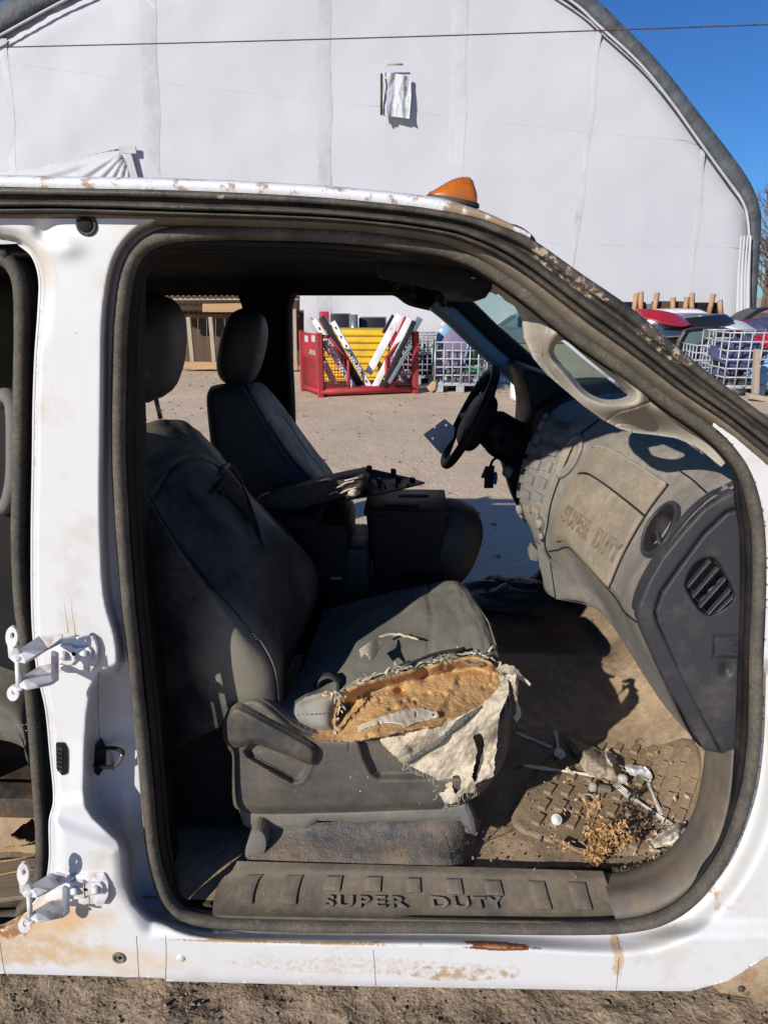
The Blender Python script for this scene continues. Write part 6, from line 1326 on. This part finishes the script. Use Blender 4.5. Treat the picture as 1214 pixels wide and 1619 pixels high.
# ================================================================== CAGES
M['galv'] = mat('galvanised_bar', (.46, .49, .52), .45, dust=(.36, .36, .36), amt=.3, ds=6, metal=.35, bump=0)
def cage(px0, px1, pyb, pyt, nx_, nz_, label, dep=1.0, yaw=0.0, m='galv', group='wire tote cages in the yard'):
    a, b = G(px0, pyb), G(px1, pyb); Y = (a[1]+b[1])/2; H = float(P((px0+px1)/2, pyt, Y)[2]); L = b[0]-a[0]
    root = thing('wire_cage', label, 'cage', a, group); R = rz(yaw); o_ = np.array([a[0], Y, 0])
    w = lambda x, y, z: o_+R@np.array([x, y, z])
    def one(nm, L_, horizontal):
        V, F = tube_data([(0, 0, 0), (L_, 0, 0)] if horizontal else [(0, 0, 0), (0, 0, L_)], .013, 5); o = mk(nm, V, F, M[m], root); return o
    pv = ph = pd = None
    def place(src, nm, L_, hz, pos, rot):
        o = src.copy() if src else one(nm, L_, hz)
        if src: link(o, root)
        o.location = Vector(pos); o.rotation_euler = (0, 0, rot); return src or o
    z0 = .16
    for y in (0, dep):
        for i in range(nx_+1): pv = place(pv, 'upright_bar', H-z0, False, w(L*i/nx_, y, z0), yaw)
        for j in range(nz_+1): ph = place(ph, 'cross_bar', L, True, w(0, y+(.015 if y == 0 else 0), z0+(H-z0)*j/nz_), yaw)
    nd = max(3, int(nx_*dep/L*.8))
    for x in (0, L):
        for i in range(1, nd): pv = place(pv, 'upright_bar', H-z0, False, w(x, dep*i/nd, z0), yaw)
        for j in range(nz_+1): pd = place(pd, 'side_bar', dep, True, w(x, 0, z0+(H-z0)*j/nz_), yaw+math.pi/2)
    bbox('pallet_deck', w(L/2, dep/2, .135), (L, dep, .03), M[m], root, R=R, bev=.004, seg=1)
    for i in range(3):
        for y in (.06, dep-.06): bbox('pallet_foot', w(.08+(L-.16)*i/2, y, .06), (.14, .12, .12), M[m], root, R=R, bev=.01, seg=1)
    return w, L, H
w1, L1, H1_ = cage(687, 768, 621, 541, 6, 5, 'galvanised tote cage filled with car parts, right of the red rack')
bl = mat('purple_panel', (.20, .15, .25), .35, dust=(.3, .25, .3), amt=.3, ds=3, bump=0); gmm = mat('green_plastic', (.02, .40, .13), .4, bump=0); tanm = mat('tan_board', (.42, .30, .19), .85, bump=0); bagm = mat('black_bag', (.03, .03, .035), .35, dust=(.2, .2, .2), amt=.3, ds=6, bump=.4, bs=20); indigo = mat('indigo_cloth', (.045, .05, .12), .8, dust=(.1, .1, .2), amt=.3, ds=5, bump=.3, bs=15); blueo = mat('sky_blue_panel', (.25, .42, .60), .3, bump=0)
Yc = G(730, 621)[1]
def panel(name, pts, Y, m, label, cat, dep=.06, bow=.10, step=2.0, group=None):
    pts = crv(pts, 3, True); c = pts.mean(0); r = np.abs(pts-c).max()
    o = hfield(name, pts, [], lambda x, y, d: Y+bow*((x-c[0])**2+(y-c[1])**2)/r**2, step, m, None, thick=dep); tag(o, label, cat, group); return o
panel('car_hood', [(692, 575), (690, 555), (698, 540), (712, 524), (732, 514), (747, 516), (742, 540), (735, 570), (715, 585), (700, 585)], Yc+.30, bl, 'curved purple car panel standing in the first wire cage', 'car panel')
panel('window_panel', [(735, 572), (742, 535), (749, 516), (760, 524), (766, 545), (762, 570), (748, 578)], Yc+.45, mat('greenish_glass', (.06, .10, .07), .15, bump=0), 'greenish dark window panel beside the purple panel', 'window')
st_ = tube('blue_trim', [P(734, 574, Yc+.25), P(741, 540, Yc+.25), P(749, 516, Yc+.25)], .022, blueo, None, n=6); tag(st_, 'pale blue trim strip edging the purple panel', 'trim strip')
panel('car_fender', [(690, 545), (692, 525), (705, 514), (722, 513), (712, 524), (700, 540)], Yc+.6, blueo, 'pale blue car fender at the top left of the wire cage', 'fender')
panel('car_bumper', [(694, 520), (697, 511), (710, 508), (724, 514), (708, 518), (700, 528)], Yc+.75, M['ptan'], 'tan car part topmost in the wire cage', 'car part')
gs = prism('green_strip', PL([(706, 587), (740, 583), (760, 584), (760, 588), (735, 588), (706, 590)], Yc+.35), (0, .2, 0), gmm, None, bev=.004); tag(gs, 'bright green plastic strip in the wire cage', 'strip')
for k, (x, y, r) in enumerate([(700, 605, .20), (732, 600, .25), (755, 602, .20), (722, 585, .16)]):
    b = ellipsoid('scrap_bag', P(x, y, Yc+.5), (r, .25, r*.9), bagm if k % 2 else M['pgrey'], None, disp=.8, seed=k*3); tag(b, ['grey scrap bag at the lower left of the wire cage', 'large black bag in the middle of the wire cage', 'grey bundle low at the right of the wire cage', 'black bundle below the purple panel'][k], 'bag', 'scrap bags in the wire cage')
tb = prism('tan_carton', PL([(674, 612), (684, 602), (690, 604), (688, 616), (680, 620)], Yc-.05), (.05, .25, 0), tanm, None, bev=.01); tag(tb, 'crushed tan carton against the wire cage corner', 'carton')
cage(630, 690, 608, 530, 8, 7, 'wire cage farther back behind the red rack', 1.0)
cage(776, 812, 606, 545, 5, 5, 'small wire cage glimpsed right of the steering wheel', 1.0)
for k, (x, y, Yk, m_, lb) in enumerate([(786, 590, 13.5, 'pgrey', 'grey scrap pile glimpsed above the steering wheel'), (640, 560, 14.2, 'woodd', 'dark scrap bundle behind the right red mesh')]):
    b = ellipsoid('scrap_pile', P(x, y, Yk), (.5, .4, .35), M[m_], None, disp=1.0, seed=k+20); tag(b, lb, 'scrap pile')
w2, L2, H2_ = cage(1142, 1262, 626, 526, 7, 6, 'large galvanised cage at the right edge full of blue cloth', 1.1)
w3, L3, H3_ = cage(1095, 1150, 606, 546, 5, 4, 'lower galvanised cage left of the large right hand cage', 1.0)
Yr = G(1180, 626)[1]
for k, (x, y, r, Yk, mm, lb) in enumerate([(1165, 570, .42, Yr+.5, indigo, 'dark blue cloth bundle in the large right hand cage'), (1200, 590, .45, Yr+.5, blueo, 'pale blue cloth bundle low in the large right hand cage'), (1120, 565, .36, G(1120, 606)[1]+.45, indigo, 'indigo cloth bundle in the lower right hand cage'), (1225, 555, .4, Yr+.6, M['pred'], 'red bundle at the edge of the large right hand cage'), (1158, 610, .30, Yr+.4, bagm, 'black bag at the bottom of the large right hand cage')]):
    b = ellipsoid('cloth_bundle', P(x, y, Yk), (r, .4, r*.8), mm, None, disp=1.1, seed=k+5); tag(b, lb, 'bundle')
pst = prism('timber_post', PL([(1196, 552), (1203, 552), (1200, 628), (1192, 628)], Yr-.5), (.0, .12, 0), M['wgrey'], None, bev=.008); tag(pst, 'grey timber post standing before the large right hand cage', 'post')
bd = prism('timber_board', PL([(1185, 622), (1240, 632), (1240, 641), (1185, 630)], Yr-.7), (.0, .15, 0), M['wgrey'], None, bev=.008); tag(bd, 'grey timber board lying at the foot of the timber post', 'board')
def cardoor(pts, wpts, Y, m, label):
    root = hfield('detached_car_door', crv(pts, 3, True), [crv(wpts, 3, True)], lambda x, y, d: Y+.03*np.exp(-(np.minimum(d, 0)/3.)**2), 1.8, m, None, thick=.08); tag(root, label, 'car door', 'loose car doors at the right')
    hfield('window', crv(wpts, 3, True), [], lambda x, y, d: Y+.04+0*x, 2.5, mat('door_glass', (.10, .16, .17), .1, bump=0), root, thick=.006)
cardoor([(1070, 545), (1078, 528), (1090, 519), (1140, 517), (1144, 524), (1142, 560), (1130, 600), (1085, 600), (1070, 560)], [(1080, 545), (1086, 530), (1095, 524), (1134, 523), (1120, 536), (1088, 549)], 13.4, M['pblack'], 'black car door leaning behind the lower right hand cage')
cardoor([(1095, 560), (1110, 540), (1128, 529), (1155, 527), (1158, 560), (1150, 600), (1100, 600)], [(1108, 552), (1118, 540), (1132, 534), (1150, 532), (1148, 548), (1112, 560)], 12.9, M['pblack'], 'second black car door leaning just in front of the first')
# scrap cars at the right
def car(px, py, Y, L, H, m, label, flip=1, yaw=0.0):
    c = P(px, py, Y); c[2] = -.30; root = thing('scrap_car', label, 'car', c, 'scrap cars behind the cages'); R = rz(yaw); w = lambda q: c+R@np.array(q)
    prof = [(-.5, .28), (-.49, .55), (-.30, .62), (-.20, .64), (.40, .66), (.49, .60), (.5, .30)]
    rows = []
    for x, z in prof:
        rows.append([w((x*L*flip, -.85, .25*H)), w((x*L*flip, -.88, z*H*.75)), w((x*L*flip, -.78, z*H)), w((x*L*flip, 0, z*H*1.03)), w((x*L*flip, .78, z*H)), w((x*L*flip, .88, z*H*.75)), w((x*L*flip, .85, .25*H))])
    Loft(rows).obj('body', m, root, 30, 24)
    cp = [(-.22, .64), (-.08, .95), (.05, 1.0), (.25, .97), (.40, .66)]; rows = [[w((x*L*flip, -.76, .62*H)), w((x*L*flip, -.62, z*H)), w((x*L*flip, 0, z*H*1.02)), w((x*L*flip, .62, z*H)), w((x*L*flip, .76, .62*H))] for x, z in cp]
    lf = Loft(rows); rf_ = lf.obj('roof', m, root, 24, 16)
    for u0, u1 in ((.95, 1.95), (2.1, 3.4)): lf.patch('window', u0, u1, .18, .85, .012, .02, M['pblack'], root, 8, 5)
    lf.patch('windscreen', .12, .85, 1.1, 2.9, .012, .02, M['pblack'], root, 5, 8)
car(1045, 520, 22, 4.3, 1.45, M['pwhite'], 'white scrap car nearest the truck pillar'); car(1085, 520, 25.5, 4.4, 1.42, M['pred'], 'red scrap car in the back row between two stakes', -1)
car(1120, 520, 20.5, 4.2, 1.36, M['pgrey'], 'grey scrap car behind the black doors', -1); car(1195, 520, 24, 4.3, 1.46, M['pblack'], 'black scrap car behind the large right hand cage'); car(1235, 520, 20.5, 4.2, 1.50, M['pred'], 'red scrap car at the right picture edge', 1)
car(830, 520, 25, 4.3, 1.30, M['pgrey'], 'grey scrap car seen through the windshield')
drm = thing('plastic_drum', 'white plastic drum standing in the yard beside the steering column', 'drum', G(822, 634))
dp = G(824, 634); dprof = [(.0, .02), (.13, .01), (.17, .04), (.185, .10), (.185, .40), (.175, .47), (.12, .52), (.0, .52)]
th = np.linspace(0, 2*np.pi, 24, endpoint=False); DV = [[dp+np.array([max(r, .001)*math.cos(a), max(r, .001)*math.sin(a), z]) for a in th] for r, z in dprof]
Loft(np.array(DV), True).obj('drum_body', M['white'], drm, 30, 33); tube('drum_lid', [dp+np.array([0, 0, .52]), dp+np.array([0, 0, .56])], .06, M['white'], drm, n=16)
pm = [M['pred'], M['pwhite'], M['pblack'], M['pblack'], M['pblue'], M['pgrey'], M['pwhite'], M['pred'], M['pblack'], indigo]
words = ['red car hood in the pile, farthest left', 'white bumper in the pile beside the red hood', 'black fender in the pile near the truck pillar', 'black bumper below the white roof', 'pale blue hood in the middle of the pile', 'grey fender right of the blue hood', 'white hood lying over the black doors', 'long red bumper in the pile at right', 'black hood at the right of the pile', 'dark blue fender at the far right of the pile']
for k in range(10):
    x = 1048+k*17; Yk = 16.2+(k*37 % 11)*.16; y = 507+(k*29 % 17)-(6 if k in (0, 7) else 0); c = P(x, y, Yk); lx, lz = .55+.3*rng.random(), .10+.09*rng.random()
    rows = [[c+np.array([lx*u, -.3*(1-u*u)+.25*v, lz*(1-.5*u*u)*(v-.2)+.10*u*(1 if k % 2 else -1)]) for v in np.linspace(-1, 1, 5)] for u in np.linspace(-1, 1, 8)]
    o = Loft(rows).obj('car_hood' if 'hood' in words[k] else 'car_bumper' if 'bumper' in words[k] else 'car_fender', pm[k], None, 18, 10); so = o.modifiers.new('s', 'SOLIDIFY'); so.thickness = .03; tag(o, words[k], 'car panel', 'car panels piled behind the right hand cages')
# what the pile lies on
bt_ = thing('pallet_stack', 'dark stack of pallets under the pile of car panels', 'pallets', P(1120, 560, 17.2)*np.array([1, 1, 0]))
for k in range(6): bbox('pallet', P(1125, 560, 17.0)*np.array([1, 1, 0])+np.array([0, .7, .09+.145*k]), (4.2, 1.4, .12), M['woodd'], bt_, bev=.01, seg=1)
# long crate with stakes
cr_ = thing('staked_crate', 'long black crate with upright wooden stakes in front of the building', 'crate', P(1068, 520, 27)*np.array([1, 1, 0]))
for k, (x0, x1, y0_, mm) in enumerate([(985, 1022, 477, 'pblack'), (1023, 1042, 480, 'pgrey'), (1043, 1085, 476, 'woodd'), (1086, 1142, 478, 'pblack')]):
    a, b = P(x0, y0_, 26.5), P(x1, y0_, 26.5); bbox('crate_panel', ((a[0]+b[0])/2, 27, a[2]/2), (b[0]-a[0], .9, a[2]), M[mm], cr_, bev=.02, seg=1)
for (x, y, x2) in [(1006, 463, 1001), (1013, 461, 1013), (1039, 462, 1033), (1064, 470, 1064), (1086, 469, 1082), (1094, 463, 1094), (1128, 464, 1119), (1138, 474, 1140)]:
    tube('stake', [P(x, y, 26.3), P(x2, 503, 26.3)], .10, M['woodl'], cr_, n=4)
